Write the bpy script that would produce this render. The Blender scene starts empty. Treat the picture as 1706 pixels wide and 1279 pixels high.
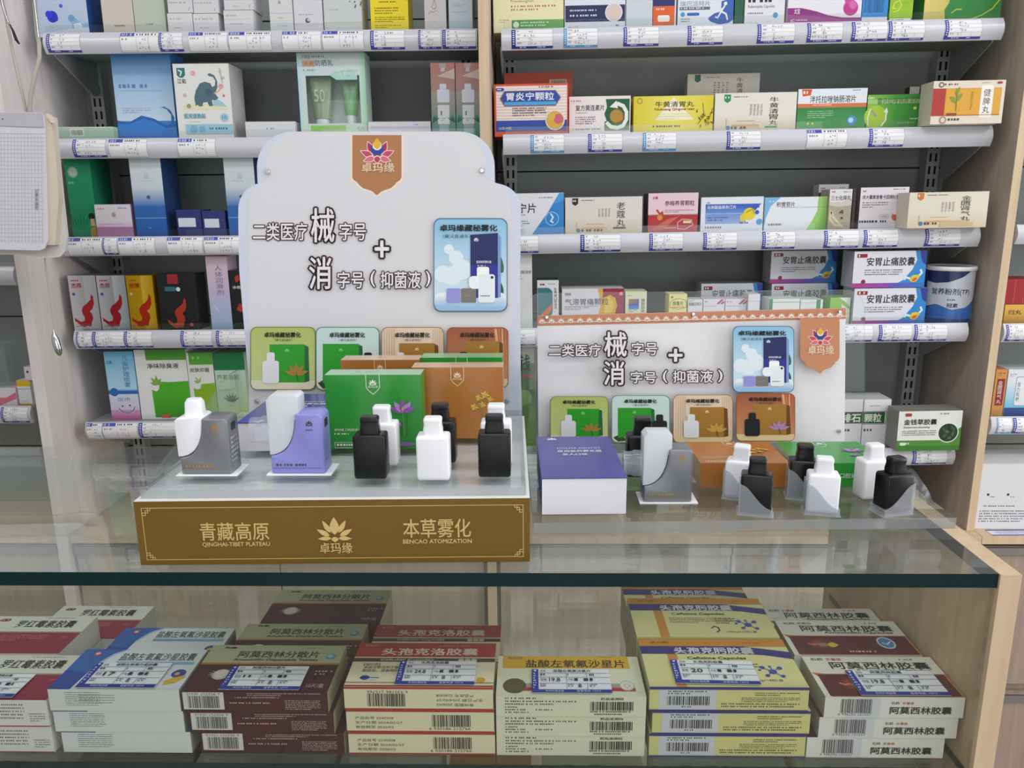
# Pharmacy counter: glass display case, two acrylic vaporizer stands, medicine shelves behind.
import bpy, math, random
from mathutils import Vector, Matrix
sc = bpy.context.scene
R = math.radians
random.seed(7)

# ---------------------------------------------------------------- camera
FPX, CX, CY = 1300.0, 853.0, 639.5           # focal length and centre in pixels of the 1706 x 1279 frame
CAMP = Vector((0, 0, 1.25))
CAMR = Matrix.Rotation(R(1.33), 4, 'Z') @ Matrix.Rotation(R(90 - 12.95), 4, 'X') @ Matrix.Rotation(R(-0.5), 4, 'Z')
camd = bpy.data.cameras.new('camera'); camd.sensor_width = 36; camd.sensor_fit = 'HORIZONTAL'
camd.lens = 36 * FPX / 1706; camd.clip_start = 0.05
cam = bpy.data.objects.new('camera', camd); sc.collection.objects.link(cam)
cam.matrix_world = Matrix.Translation(CAMP) @ CAMR
sc.camera = cam

# ---------------------------------------------------------------- light
sc.view_settings.view_transform = 'Standard'; sc.view_settings.look = 'None'
sc.view_settings.gamma = 1; sc.view_settings.use_curve_mapping = False
sc.view_settings.exposure = -0.04
w = bpy.data.worlds.new('world'); sc.world = w; w.use_nodes = True
w.node_tree.nodes['Background'].inputs[0].default_value = (0.9, 0.95, 1, 1)
w.node_tree.nodes['Background'].inputs[1].default_value = 0.2
def area(name, loc, size, power, rot=(0, 0, 0), col=(0.97, 0.98, 1.0)):
    d = bpy.data.lights.new(name, 'AREA'); d.shape = 'RECTANGLE'; d.size, d.size_y = size
    d.energy = power; d.color = col
    o = bpy.data.objects.new(name, d); sc.collection.objects.link(o); o.location = loc; o.rotation_euler = rot
for i, x in enumerate((-1.9, 0.0, 1.9)):      # three rows of ceiling panels over the shop floor
    area('ceiling_panel_light', (x, 0.35, 2.72), (1.2, 0.3), 9)
    area('ceiling_panel_light', (x, -0.9, 2.72), (1.2, 0.6), 9)
    area('ceiling_panel_light', (x, -2.1, 2.72), (1.2, 0.6), 7)
area('front_fill_light', (0.3, -2.9, 1.05), (3.6, 1.9), 22, (R(90), 0, 0), (0.95, 0.97, 1.0))   # low fill added behind the camera to lift shelf interiors and the case
area('shop_window_light', (3.3, -0.25, 1.5), (2.2, 1.9), 66, (0, R(90), 0), (0.93, 0.97, 1.0))   # daylight of the shop front, from the right
try:
    sc.cycles.use_denoising = True
    sc.cycles.max_bounces = 10; sc.cycles.transparent_max_bounces = 24
    sc.cycles.caustics_reflective = False; sc.cycles.caustics_refractive = False
except Exception:
    pass

# ---------------------------------------------------------------- pixels to points
def ray(px, py): return CAMR.to_3x3() @ Vector(((px - CX) / FPX, -(py - CY) / FPX, -1))
def atY(px, py, Y): d = ray(px, py); return CAMP + d * (Y / d.y)
def atZ(px, py, Z): d = ray(px, py); return CAMP + d * ((Z - CAMP.z) / d.z)

# ---------------------------------------------------------------- colours and materials
def lin(c): c /= 255; return c / 12.92 if c <= 0.04045 else ((c + 0.055) / 1.055) ** 2.4
def C(h): return tuple(lin(int(h[i:i + 2], 16)) for i in (0, 2, 4))
def mk(name, rough=0.45, metal=0.0, spec=0.4, col=None, noise=0.0, coat=0.0, trans=0.0):
    """Principled material; without col the base colour is the printed colour attribute of the mesh."""
    m = bpy.data.materials.new(name); m.use_nodes = True
    nt = m.node_tree; b = nt.nodes['Principled BSDF']
    b.inputs['Roughness'].default_value = rough; b.inputs['Metallic'].default_value = metal
    b.inputs['Specular IOR Level'].default_value = spec; b.inputs['Coat Weight'].default_value = coat
    b.inputs['Transmission Weight'].default_value = trans
    if col is None:
        a = nt.nodes.new('ShaderNodeAttribute'); a.attribute_name = 'Col'
        nt.links.new(a.outputs['Color'], b.inputs['Base Color'])
    else:
        b.inputs['Base Color'].default_value = (*C(col), 1)
    if noise:
        n = nt.nodes.new('ShaderNodeTexNoise'); n.inputs['Scale'].default_value = 60
        r = nt.nodes.new('ShaderNodeMapRange'); r.inputs['To Min'].default_value = rough - noise; r.inputs['To Max'].default_value = rough + noise
        nt.links.new(n.outputs['Fac'], r.inputs['Value']); nt.links.new(r.outputs['Result'], b.inputs['Roughness'])
    return m
PRINT = mk('printed_card', 0.42, noise=0.08)
PAPER = mk('paper', 0.75, spec=0.2)
GLOSS = mk('glossy_print', 0.2, spec=0.5)
FOIL = mk('foil_print', 0.28, metal=0.75)
WHITEP = mk('white_plastic', 0.35, col='f2f2f6', noise=0.06)
BLACKP = mk('black_plastic', 0.28, col='0d0d10', noise=0.06)
GREYP = mk('grey_device', 0.33, metal=0.35, col='85878b', noise=0.05)
LILAC = mk('lilac_device', 0.33, col='8f8fd6', noise=0.05)
CHROME = mk('chrome', 0.12, metal=1.0, col='d0d2d4')
STRIP = mk('strip_plastic', 0.22, col='d0d0d8', noise=0.05, spec=0.5)
METAL = mk('shelf_metal', 0.5, col='a3a6a5', noise=0.06)
BACKP = mk('back_metal', 0.5, col='8d9391', noise=0.06)
SLOT = mk('slot_dark', 0.8, col='151515')
GEDGE = mk('glass_edge', 0.12, col='06282a', spec=0.4)
CORDM = mk('cord_plastic', 0.45, col='b9b2a6')

def thin(name, tint, refl=1.0, rough=0.0, white=0.0):
    """Thin clear sheet: fresnel mix of a tinted see-through and a mirror lobe."""
    m = bpy.data.materials.new(name); m.use_nodes = True; nt = m.node_tree; nt.nodes.clear()
    o = nt.nodes.new('ShaderNodeOutputMaterial'); mx = nt.nodes.new('ShaderNodeMixShader')
    t = nt.nodes.new('ShaderNodeBsdfTransparent'); t.inputs[0].default_value = (*tint, 1)
    g = nt.nodes.new('ShaderNodeBsdfGlossy'); g.inputs['Roughness'].default_value = rough; g.inputs[0].default_value = (0.95, 1, 0.97, 1)
    f = nt.nodes.new('ShaderNodeFresnel'); ge = nt.nodes.new('ShaderNodeNewGeometry')
    io = nt.nodes.new('ShaderNodeMapRange'); io.inputs['To Min'].default_value = 1.5; io.inputs['To Max'].default_value = 1 / 1.5   # the sheet reflects alike from both sides
    nt.links.new(ge.outputs['Backfacing'], io.inputs['Value']); nt.links.new(io.outputs['Result'], f.inputs[0])
    k = nt.nodes.new('ShaderNodeMath'); k.operation = 'MULTIPLY'; k.inputs[1].default_value = refl
    nt.links.new(f.outputs[0], k.inputs[0]); nt.links.new(k.outputs[0], mx.inputs[0])
    last = t
    if white:
        d = nt.nodes.new('ShaderNodeBsdfDiffuse'); d.inputs[0].default_value = (0.8, 0.82, 0.86, 1)
        m2 = nt.nodes.new('ShaderNodeMixShader'); m2.inputs[0].default_value = white
        nt.links.new(t.outputs[0], m2.inputs[1]); nt.links.new(d.outputs[0], m2.inputs[2]); last = m2
    nt.links.new(last.outputs[0], mx.inputs[1]); nt.links.new(g.outputs[0], mx.inputs[2]); nt.links.new(mx.outputs[0], o.inputs[0])
    return m
GLASS = thin('case_glass', (0.968, 0.978, 0.963))
TOPG = thin('counter_top_glass', (0.955, 0.97, 0.955), 1.1, 0.0, 0.06)
ACRY = thin('clear_acrylic', (0.955, 0.965, 0.965), 0.9)
ACRE = thin('acrylic_edge', (0.62, 0.66, 0.66), 1.0, 0.05, 0.25)
CLEARW = thin('milky_clear', (0.93, 0.94, 0.97), 0.8, 0.08, 0.2)
FROST = thin('frosted_plastic', (0.95, 0.95, 0.97), 0.6, 0.15, 0.78)
FILM = thin('plastic_film', (0.93, 0.93, 0.95), 0.9, 0.12, 0.12)

def wood(name, c0, c1, sx=14, sz=0.8, rough=0.5):
    m = bpy.data.materials.new(name); m.use_nodes = True; nt = m.node_tree; b = nt.nodes['Principled BSDF']
    tc = nt.nodes.new('ShaderNodeTexCoord'); mp = nt.nodes.new('ShaderNodeMapping'); mp.inputs['Scale'].default_value = (sx, sx, sz)
    n = nt.nodes.new('ShaderNodeTexNoise'); n.inputs['Scale'].default_value = 6; n.inputs['Detail'].default_value = 6
    r = nt.nodes.new('ShaderNodeValToRGB'); r.color_ramp.elements[0].position = 0.35; r.color_ramp.elements[1].position = 0.68
    r.color_ramp.elements[0].color = (*C(c0), 1); r.color_ramp.elements[1].color = (*C(c1), 1)
    L = nt.links.new
    L(tc.outputs['Object'], mp.inputs[0]); L(mp.outputs[0], n.inputs[0]); L(n.outputs['Fac'], r.inputs[0]); L(r.outputs[0], b.inputs['Base Color'])
    b.inputs['Roughness'].default_value = rough; b.inputs['Specular IOR Level'].default_value = 0.3
    return m
WOODE = wood('pale_edge_band', 'cdb494', 'd9c0a2')
WOODP = wood('greyish_panel_wood', 'b3a598', 'c0b3a7')  # panel wood greyed for inner faces in shade; base cabinets share it
WOODL = wood('lit_panel_wood', 'e2d8d5', 'ebe2df')  # same panel wood, light from the right raised into its tone
WOODD = wood('drawer_wood', '9d8a7c', 'ab988a')

# ---------------------------------------------------------------- glyphs
_gc = {}
def glyphs(s, off=0.0):
    """(points, faces, bounds) of a line of lettering."""
    k = (s, off)
    if k not in _gc:
        cu = bpy.data.curves.new('lettering', 'FONT'); cu.body = s; cu.resolution_u = 2; cu.offset = off
        ob = bpy.data.objects.new('lettering', cu); me = ob.to_mesh()
        v = [(p.co.x, p.co.y) for p in me.vertices]; f = [tuple(p.vertices) for p in me.polygons]
        ob.to_mesh_clear(); bpy.data.objects.remove(ob); bpy.data.curves.remove(cu)
        xs = [p[0] for p in v] or [0, 1]; ys = [p[1] for p in v] or [0, 1]
        _gc[k] = (v, f, (min(xs), min(ys), max(xs), max(ys)))
    return _gc[k]

# ---------------------------------------------------------------- mesh builder
class MB:
    def __init__(s): s.v = []; s.f = []; s.c = []; s.m = []; s.mats = []; s.sm = []
    def slot(s, m):
        if m not in s.mats: s.mats.append(m)
        return s.mats.index(m)
    def face(s, pts, col='ffffff', mat=None, cols=None, smooth=False):
        i = len(s.v); s.v += [tuple(p) for p in pts]; n = len(pts)
        s.f.append(tuple(range(i, i + n))); s.m.append(s.slot(mat or PRINT)); s.sm.append(smooth)
        s.c += [C(c) for c in cols] if cols else [C(col)] * n
    def raw(s, verts, faces, col='ffffff', mat=None, smooth=False, flip=False):
        i = len(s.v); s.v += [tuple(p) for p in verts]; k = s.slot(mat or PRINT); c = C(col)
        for f in faces:
            f = tuple(i + j for j in (reversed(f) if flip else f))
            s.f.append(f); s.m.append(k); s.sm.append(smooth); s.c += [c] * len(f)
    def box(s, a, b, col='ffffff', mat=None, skip=''):
        (x0, y0, z0), (x1, y1, z1) = a, b
        q = {'f': [(x0, y0, z0), (x1, y0, z0), (x1, y0, z1), (x0, y0, z1)], 'k': [(x1, y1, z0), (x0, y1, z0), (x0, y1, z1), (x1, y1, z1)],
             'l': [(x0, y1, z0), (x0, y0, z0), (x0, y0, z1), (x0, y1, z1)], 'r': [(x1, y0, z0), (x1, y1, z0), (x1, y1, z1), (x1, y0, z1)],
             't': [(x0, y0, z1), (x1, y0, z1), (x1, y1, z1), (x0, y1, z1)], 'b': [(x0, y1, z0), (x1, y1, z0), (x1, y0, z0), (x0, y0, z0)]}
        for k, p in q.items():
            if k in skip: continue
            c, m = col, mat
            if isinstance(col, dict): c = col.get(k, col.get('*', 'ffffff'))
            if isinstance(mat, dict): m = mat.get(k, mat.get('*'))
            s.face(p, c, m)
    def loft(s, rings, col='ffffff', mat=None, cap=True, smooth=True):
        n = len(rings[0]); vs = [p for r in rings for p in r]; fs = []
        for i in range(len(rings) - 1):
            for j in range(n):
                k = (j + 1) % n; fs.append((i * n + j, i * n + k, (i + 1) * n + k, (i + 1) * n + j))
        s.raw(vs, fs, col, mat, smooth)
        if cap:
            s.raw(list(reversed(rings[0])), [tuple(range(n))], col, mat); s.raw(rings[-1], [tuple(range(n))], col, mat)
    def prism(s, pts, y0, y1, col='ffffff', mat=None, smooth=False):
        """Extrude an x-z outline (counter-clockwise seen from -Y) from y0 (front) to y1; shared corner points."""
        n = len(pts)
        vs = [(x, y0, z) for x, z in pts] + [(x, y1, z) for x, z in pts]
        fs = [tuple(range(n)), tuple(range(2 * n - 1, n - 1, -1))] + [((i + 1) % n, i, n + i, n + (i + 1) % n) for i in range(n)]
        s.raw(vs, fs, col, mat, smooth)
    def tube(s, path, r, col='ffffff', mat=None, n=8):
        path = [Vector(p) for p in path]; rings = []
        for i, p in enumerate(path):
            d = (path[min(i + 1, len(path) - 1)] - path[max(i - 1, 0)]).normalized()
            a = d.orthogonal().normalized() if i == 0 else (rings_a - d * rings_a.dot(d)).normalized()
            rings_a = a; b = d.cross(a); rr = r[i] if isinstance(r, (list, tuple)) else r
            rings.append([tuple(p + a * rr * math.cos(2 * math.pi * k / n) + b * rr * math.sin(2 * math.pi * k / n)) for k in range(n)])
        s.loft(rings, col, mat)
    def build(s, name, parent=None, M=None, smooth_angle=None):
        me = bpy.data.meshes.new(name); me.from_pydata(s.v, [], s.f); me.update()
        for m in s.mats: me.materials.append(m)
        me.polygons.foreach_set('material_index', s.m); me.polygons.foreach_set('use_smooth', s.sm)
        a = me.color_attributes.new('Col', 'FLOAT_COLOR', 'CORNER')
        a.data.foreach_set('color', [x for c in s.c for x in (*c, 1.0)])
        o = bpy.data.objects.new(name, me); sc.collection.objects.link(o)
        if parent is not None: o.parent = parent
        if M is not None: o.matrix_local = M
        return o

def rrect(w, d, r, z, cx=0, cy=0, n=4):
    """Rounded rectangle ring, counter-clockwise from above."""
    out = []
    for qx, qy, a0 in ((1, -1, -90), (1, 1, 0), (-1, 1, 90), (-1, -1, 180)):
        for k in range(n + 1):
            a = R(a0 + 90 * k / n); out.append((cx + qx * (w / 2 - r) + r * math.cos(a), cy + qy * (d / 2 - r) + r * math.sin(a), z))
    return out

# ---------------------------------------------------------------- print drawn on a face
def petal(cx, cy, ang, L, W, n=7):
    """Pointed leaf outline from its base, ang clockwise from up, y down."""
    a = R(ang); ux, uy = math.sin(a), -math.cos(a); vx, vy = -uy, ux; l = []; r = []
    for i in range(n + 1):
        t = i / n; h = W / 2 * math.sin(math.pi * t ** 0.8) * (1 if t < 1 else 0)
        x, y = cx + ux * L * t, cy + uy * L * t; l.append((x + vx * h, y + vy * h)); r.append((x - vx * h, y - vy * h))
    return l + r[::-1][1:-1]
PENN = [(0, 0), (1, 0), (1, .70), (.97, .75), (.90, .785), (.86, .83), (.78, .885), (.66, .915), (.58, .945), (.53, .985), (.5, 1)]
PENN = PENN + [(1 - x, y) for x, y in PENN[::-1][1:-1]]
class Face:
    """A flat printing area: u runs right, v runs down, both 0..1 in its own box (bx) of drawing units."""
    def __init__(s, mb, O, U, V, bx=(0, 0, 1, 1), mat=None, step=0.00003):
        s.mb = mb; s.O, s.U, s.V = Vector(O), Vector(U), Vector(V); s.N = s.V.cross(s.U).normalized(); s.lay = 2.0; s.bx = bx; s.mat = mat or PRINT; s.step = step
        s.asp = (s.U.length / (bx[2] - bx[0])) / (s.V.length / (bx[3] - bx[1]))
    def P(s, x, y):
        b = s.bx; return s.O + s.U * ((x - b[0]) / (b[2] - b[0])) + s.V * ((y - b[1]) / (b[3] - b[1])) + s.N * (s.lay * s.step)
    def up(s): s.lay += 1
    def poly(s, pts, col, mat=None, cols=None):
        s.up(); p = [s.P(*q) for q in pts]
        ar = sum(pts[i][0] * pts[(i + 1) % len(pts)][1] - pts[(i + 1) % len(pts)][0] * pts[i][1] for i in range(len(pts)))
        if ar > 0: p = p[::-1]; cols = cols[::-1] if cols else None
        s.mb.face(p, col if isinstance(col, str) else 'ffffff', mat or s.mat, cols)
    def r(s, x0, y0, x1, y1, col, mat=None): s.poly([(x0, y0), (x1, y0), (x1, y1), (x0, y1)], col, mat)
    def g(s, x0, y0, x1, y1, c0, c1, ax='v'):
        s.poly([(x0, y0), (x1, y0), (x1, y1), (x0, y1)], c0, None, [c0, c0, c1, c1] if ax == 'v' else [c0, c1, c1, c0])
    def c(s, cx, cy, r, col, ry=None, n=24):
        ry = ry if ry is not None else r * s.asp
        s.poly([(cx + r * math.cos(2 * math.pi * i / n), cy + ry * math.sin(2 * math.pi * i / n)) for i in range(n)], col)
    def p(s, pts, col): s.poly(pts, col)
    def rr(s, x0, y0, x1, y1, rad, col, cols=None):
        ra = rad; rb = rad * s.asp; pts = []; cs = []
        for qx, qy, a0 in ((x1 - ra, y0 + rb, -90), (x1 - ra, y1 - rb, 0), (x0 + ra, y1 - rb, 90), (x0 + ra, y0 + rb, 180)):
            for k in range(6): a = R(a0 + 18 * k); pts.append((qx + ra * math.cos(a), qy + rb * math.sin(a)))
        if cols: cs = [cols[0] if y < (y0 + y1) / 2 else cols[1] for x, y in pts]
        s.poly(pts, col, None, cs or None)
    def t(s, txt, x0, y0, x1, y1, col, bold=0.0, edge=None):
        """Lettering fitted to the given box; bold thickens the strokes, edge draws the contour in that colour."""
        s.up(); v, f, b = glyphs(txt, 0.0); w, h = (b[2] - b[0]) or 1, (b[3] - b[1]) or 1
        q = [(x0 + (p[0] - b[0]) / w * (x1 - x0), y1 - (p[1] - b[1]) / h * (y1 - y0)) for p in v]
        s.mb.raw([s.P(*p) for p in q], f, col, s.mat)
        if bold or edge:
            cnt = {}
            for p in f:
                for i in range(len(p)):
                    e = (p[i], p[(i + 1) % len(p)]); cnt[tuple(sorted(e))] = cnt.get(tuple(sorted(e)), 0) + 1
            lay = s.getlay(); wd = bold * (x1 - x0) / w
            for (i, j), n in cnt.items():
                if n == 1: s.setlay(lay); s.k([q[i], q[j]], wd, edge or col)
    def getlay(s): return s.lay
    def setlay(s, v): s.lay = v
    def T(s, txt, x0, y0, x1, y1, col): s.t(txt, x0, y0, x1, y1, col, 0.05)
    def v(s, txt, x0, y0, x1, y1, col, off=0.0):
        h = (y1 - y0) / len(txt)
        for i, ch in enumerate(txt): s.t(ch, x0, y0 + h * (i + 0.06), x1, y0 + h * (i + 0.94), col, off)
    def o(s, txt, x0, y0, x1, y1, col='40262a', fill='efe9ec', w=0.05):
        """Outlined lettering: a white core with a dark contour."""
        s.t(txt, x0, y0, x1, y1, col, .165); s.up(); s.t(txt, x0, y0, x1, y1, fill, .03)
    def l(s, x0, y0, x1, y1, n, col, fill=0.5, seed=None):
        """Rows of tiny illegible print."""
        rn = random.Random(seed if seed is not None else int(x0 * 7 + y0 * 13 + x1)); s.up(); h = (y1 - y0) / n
        for i in range(n):
            x = x0; end = x1 - (0 if i < n - 1 else (x1 - x0) * rn.random() * 0.6); ya = y0 + h * i
            cw = min(h * fill * 1.2 / s.asp, (x1 - x0) / 3)
            while x < end - cw * 0.3:
                wd = cw * rn.choice((0.55, 0.7, 0.85)); xe = min(x + wd, end); yb = ya + h * fill
                s.mb.face([s.P(x, yb), s.P(xe, yb), s.P(xe, ya), s.P(x, ya)], col, s.mat); x = xe + cw * rn.choice((0.3, 0.4, 0.5, 1.1))
    def b(s, x0, y0, x1, y1, col='1a1a1a', seed=3):
        rn = random.Random(seed); s.up(); x = x0; u = (x1 - x0) / 95
        while x < x1:
            wd = u * rn.choice((1, 1, 2, 3)); xe = min(x + wd, x1)
            s.mb.face([s.P(x, y1), s.P(xe, y1), s.P(xe, y0), s.P(x, y0)], col, s.mat); x = xe + u * rn.choice((1, 1, 2))
    def k(s, pts, wd, col, closed=False):
        """Stroke of width wd along a line, mitred at the bends."""
        s.up(); n = len(pts); q = [(x, y / s.asp) for x, y in pts]; L = []; Rr = []
        def dr(a, b): dx, dy = b[0] - a[0], b[1] - a[1]; l = math.hypot(dx, dy) or 1; return dx / l, dy / l
        for i in range(n):
            d0 = dr(q[i - 1], q[i]) if (i > 0 or closed) else None; d1 = dr(q[i], q[(i + 1) % n]) if (i < n - 1 or closed) else None
            d0, d1 = d0 or d1, d1 or d0; nx, ny = -(d0[1] + d1[1]), d0[0] + d1[0]; l = math.hypot(nx, ny)
            if l < .3: nx, ny, l = -d1[1], d1[0], 1
            m = wd / 2 / max(.45, l / 2); nx, ny = nx / l * m, ny / l * m; e = 0
            if not closed and i in (0, n - 1): e = wd * .25 * (-1 if i == 0 else 1)
            x, y = q[i][0] + d1[0] * e, q[i][1] + d1[1] * e
            L.append((x + nx, (y + ny) * s.asp)); Rr.append((x - nx, (y - ny) * s.asp))
        for i in range(n if closed else n - 1):
            j = (i + 1) % n; p = [s.P(*z) for z in (L[i], L[j], Rr[j], Rr[i])]
            if (p[1] - p[0]).cross(p[2] - p[0]).dot(s.N) < 0: p = p[::-1]
            s.mb.face(p, col, s.mat)
    def lotus(s, cx, cy, R_, col):
        """Seven-petal lotus mark, R_ half its width."""
        for a, bx, by, L, W in ((0, 0, .3, 1.12, .56), (-30, -.24, .18, .92, .3), (30, .24, .18, .92, .3), (-60, -.3, .38, .86, .32), (60, .3, .38, .86, .32), (-92, -.2, .52, .82, .26), (92, .2, .52, .82, .26), (180, 0, .42, .36, .42)):
            s.poly([(cx + x * R_, cy + (y - .12) * R_ * s.asp) for x, y in petal(bx, by, a, L, W)], col)
    def logo(s, cx, cy, R_):
        """Pink lotus with a blue crescent and a golden drop."""
        for a, bx, by, L, W, c in ((-22, -.3, .02, .8, .36, 'b8324c'), (22, .3, .02, .8, .36, 'b8324c'), (-66, -.3, .2, .82, .36, 'cc4a62'), (66, .3, .2, .82, .36, 'cc4a62'), (-106, -.16, .3, .72, .34, 'd8707f'), (106, .16, .3, .72, .34, 'd8707f'), (180, 0, .2, .44, .4, 'c23c56')):
            for e, col in ((.07, 'f4e2e0'), (0, c)):
                q = petal(bx - e * math.sin(R(a)), by + e * math.cos(R(a)), a, L + 2 * e, W + 1.3 * e); s.poly([(cx + x * R_, cy + y * R_ * s.asp) for x, y in q], col)
        s.c(cx, cy - .28 * R_ * s.asp, .42 * R_, '2f4698'); s.c(cx, cy - .48 * R_ * s.asp, .3 * R_, 'f0e4dc')
        s.poly([(cx + x * R_, cy + y * R_ * s.asp) for x, y in petal(0, -.25, 0, .72, .5)], 'e8b431')
    def pennant(s, x0, y0, x1, y1, col, rim=None):
        if rim: s.poly([(x0 - (x1 - x0) * .035 + x * (x1 - x0) * 1.07, y0 + y * (y1 - y0) * 1.03) for x, y in PENN], rim)
        s.poly([(x0 + x * (x1 - x0), y0 + y * (y1 - y0)) for x, y in PENN], col)
    def draw(s, deco):
        for d in deco: getattr(s, d[0])(*d[1:])

# ---------------------------------------------------------------- things
def tag(o, label=None, cat=None, group=None, kind=None):
    for k, v in (('label', label), ('category', cat), ('group', group), ('kind', kind)):
        if v: o[k] = v
    return o
def empty(name, loc, label=None, cat=None, group=None, rz=0.0, ry=0.0, parent=None, kind=None):
    o = bpy.data.objects.new(name, None); sc.collection.objects.link(o); o.location = loc; o.rotation_euler = (0, ry, rz)
    o.empty_display_size = 0.02
    if parent is not None: o.parent = parent
    return tag(o, label, cat, group, kind)
class PxFace(Face):
    """Printing on the vertical plane at distance Y, drawn in photograph pixels (crop = offset and scale); base = origin of the owner."""
    def __init__(s, mb, Y, base=(0, 0, 0), crop=(0, 0, 1), mat=None):
        s.mb, s.Y, s.base, s.crop, s.mat = mb, Y, Vector(base), crop, mat or PRINT; s.lay = 2.0; s.step = 0.00003; s.asp = 1.0; s.N = Vector((0, -1, 0))
    def P(s, x, y):
        c = s.crop; return atY(c[0] + x / c[2], c[1] + y / c[2], s.Y) - s.base + s.N * (s.lay * s.step)
class SubFace(Face):
    """A 0..1 box inside another printing area."""
    def __init__(s, f, x0, y0, x1, y1): s.f, s.q = f, (x0, y0, x1, y1); s.mb, s.mat = f.mb, f.mat; s.asp = f.asp * (x1 - x0) / (y1 - y0); s.N = f.N
    def up(s): s.f.up()
    def getlay(s): return s.f.getlay()
    def setlay(s, v): s.f.setlay(v)
    def P(s, x, y): q = s.q; return s.f.P(q[0] + (q[2] - q[0]) * x, q[1] + (q[3] - q[1]) * y)
def bevel(o, w, seg=2):
    m = o.modifiers.new('bevel', 'BEVEL'); m.width = w; m.segments = seg; m.limit_method = 'ANGLE'; m.harden_normals = False
    for p in o.data.polygons: p.use_smooth = True
    return o
def carton_mesh(W, H, D, body, front=(), bx=(0, 0, 1, 1), cols=None, top=(), left=(), right=(), mat=None, side=None):
    """Closed card box, base centre-front at the origin, printed on the faces given."""
    mb = MB(); cc = {'*': side or body, 'f': body}; cc.update(cols or {})
    mb.box((-W / 2, 0, 0), (W / 2, D, H), cc, mat)
    if front: Face(mb, (-W / 2, 0, H), (W, 0, 0), (0, 0, -H), bx, mat).draw(front)
    if top: Face(mb, (-W / 2, D, H), (W, 0, 0), (0, -D, 0), (0, 0, 1, 1), mat).draw(top)
    if left: Face(mb, (-W / 2, D, H), (0, -D, 0), (0, 0, -H), (0, 0, 1, 1), mat).draw(left)
    if right: Face(mb, (W / 2, 0, H), (0, D, 0), (0, 0, -H), (0, 0, 1, 1), mat).draw(right)
    return mb

# ================================================================ the room
YS, YB, YP, BZ = 1.50, 1.70, 1.430, 0.612                # planes of the shelf fronts, the back panels and the side panel fronts
def struct(name, a, b, col=None, mat=None):
    mb = MB(); mb.box(a, b, col or 'd8d8d8', mat or PAPER); return tag(mb.build(name), kind='structure')
def tile_mat():
    m = mk('floor_tile', 0.3, col='b9b3a8'); nt = m.node_tree; b = nt.nodes['Principled BSDF']
    t = nt.nodes.new('ShaderNodeTexBrick'); t.offset = 0; t.inputs['Scale'].default_value = 1.7; t.inputs['Mortar Size'].default_value = 0.006
    t.inputs['Color1'].default_value = (*C('857e74'), 1); t.inputs['Color2'].default_value = (*C('7d766c'), 1); t.inputs['Mortar'].default_value = (*C('5e5952'), 1)
    t.inputs['Brick Width'].default_value = 1; t.inputs['Row Height'].default_value = 1
    tc = nt.nodes.new('ShaderNodeTexCoord'); nt.links.new(tc.outputs['Object'], t.inputs[0]); nt.links.new(t.outputs[0], b.inputs['Base Color']); return m
struct('floor', (-3.4, -3, -0.1), (3.4, 1.95, 0), mat=tile_mat())
struct('ceiling', (-3.4, -3, 2.8), (3.4, 1.95, 2.9), 'ececec')
struct('wall_back', (-3.4, 1.85, 0), (3.4, 1.95, 2.8), 'd5d3cf')
struct('wall_left', (-3.5, -3, 0), (-3.4, 1.95, 2.8), 'd5d3cf')
struct('wall_right', (3.4, -3, 0), (3.5, 1.95, 2.8), 'd5d3cf')
struct('wall_front', (-3.4, -3.1, 0), (3.4, -3, 2.8), 'c9c9c7')

# ================================================================ shelving units
YP2 = 1.462                                    # the right-hand panel stands a little further back
PX = {}                                       # vertical side panels: x of left and right face
for k, a, b in (('p0', 25, 45), ('p1', 801, 818), ('p2', 1676, 1690)):
    y = {'p0': 440, 'p1': 300, 'p2': 380}[k]; yp = YP2 if k == 'p2' else YP; PX[k] = (atY(a, y, yp).x, atY(b, y, yp).x)
def unit(name, label, x0, x1, base_mat):
    u = empty(name, ((x0 + x1) / 2, YS, 0), label, 'shelving unit', 'wall shelving units')
    u['span'] = (x0, x1); T = Matrix.Translation(-u.location)
    mb = MB()
    for i in range(6):                        # back planks with narrow grooves
        z0 = (BZ + .001) if i == 0 else 0.717 + 0.3 * (i - 1) + 0.0015
        z1 = 0.717 + 0.3 * i - 0.0015
        mb.box((x0 + .001, YB, z0), (x1 - .001, YB + .012, min(z1, 2.25)), mat=BACKP)
    mb.box((x0 + .001, YB + .012, BZ + .001), (x1 - .001, YB + .02, 2.25), mat=SLOT)
    mb.build('back_panel', u, T)
    mb = MB(); mb.box((x0 + .001, YP + .004, BZ - .016), (x1 + (.0150 if u.name.endswith('001') else -.001), YP2 - .001, BZ), mat=WOODE)
    mb.box((x0 + .001, YP2 - .001, BZ - .016), (x1 - .001, YB + .02, BZ), mat=WOODE); mb.build('base_top', u, T)
    mb = MB(); mb.box((x0 + .001, YP + .03, 0.06), (x1 - .001, YB + .02, BZ - .016), mat=base_mat); b = mb.build('base_cabinet', u, T)
    n = 2; wd = (x1 - x0 - .012) / n
    for i in range(n):
        for z0, z1 in ((.07, .262), (.285, BZ - .024)):
            mb = MB(); a = x0 + .006 + wd * i + .0015
            mb.box((a, YP + .012, z0), (a + wd - .003, YP + .029, z1), mat=base_mat); d = mb.build('drawer_front', b)
            mb = MB(); mb.box((a, YP + .006, z1 - .016), (a + wd - .003, YP + .012, z1 - .001), mat=CHROME); mb.build('drawer_pull', b)
    return u
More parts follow.
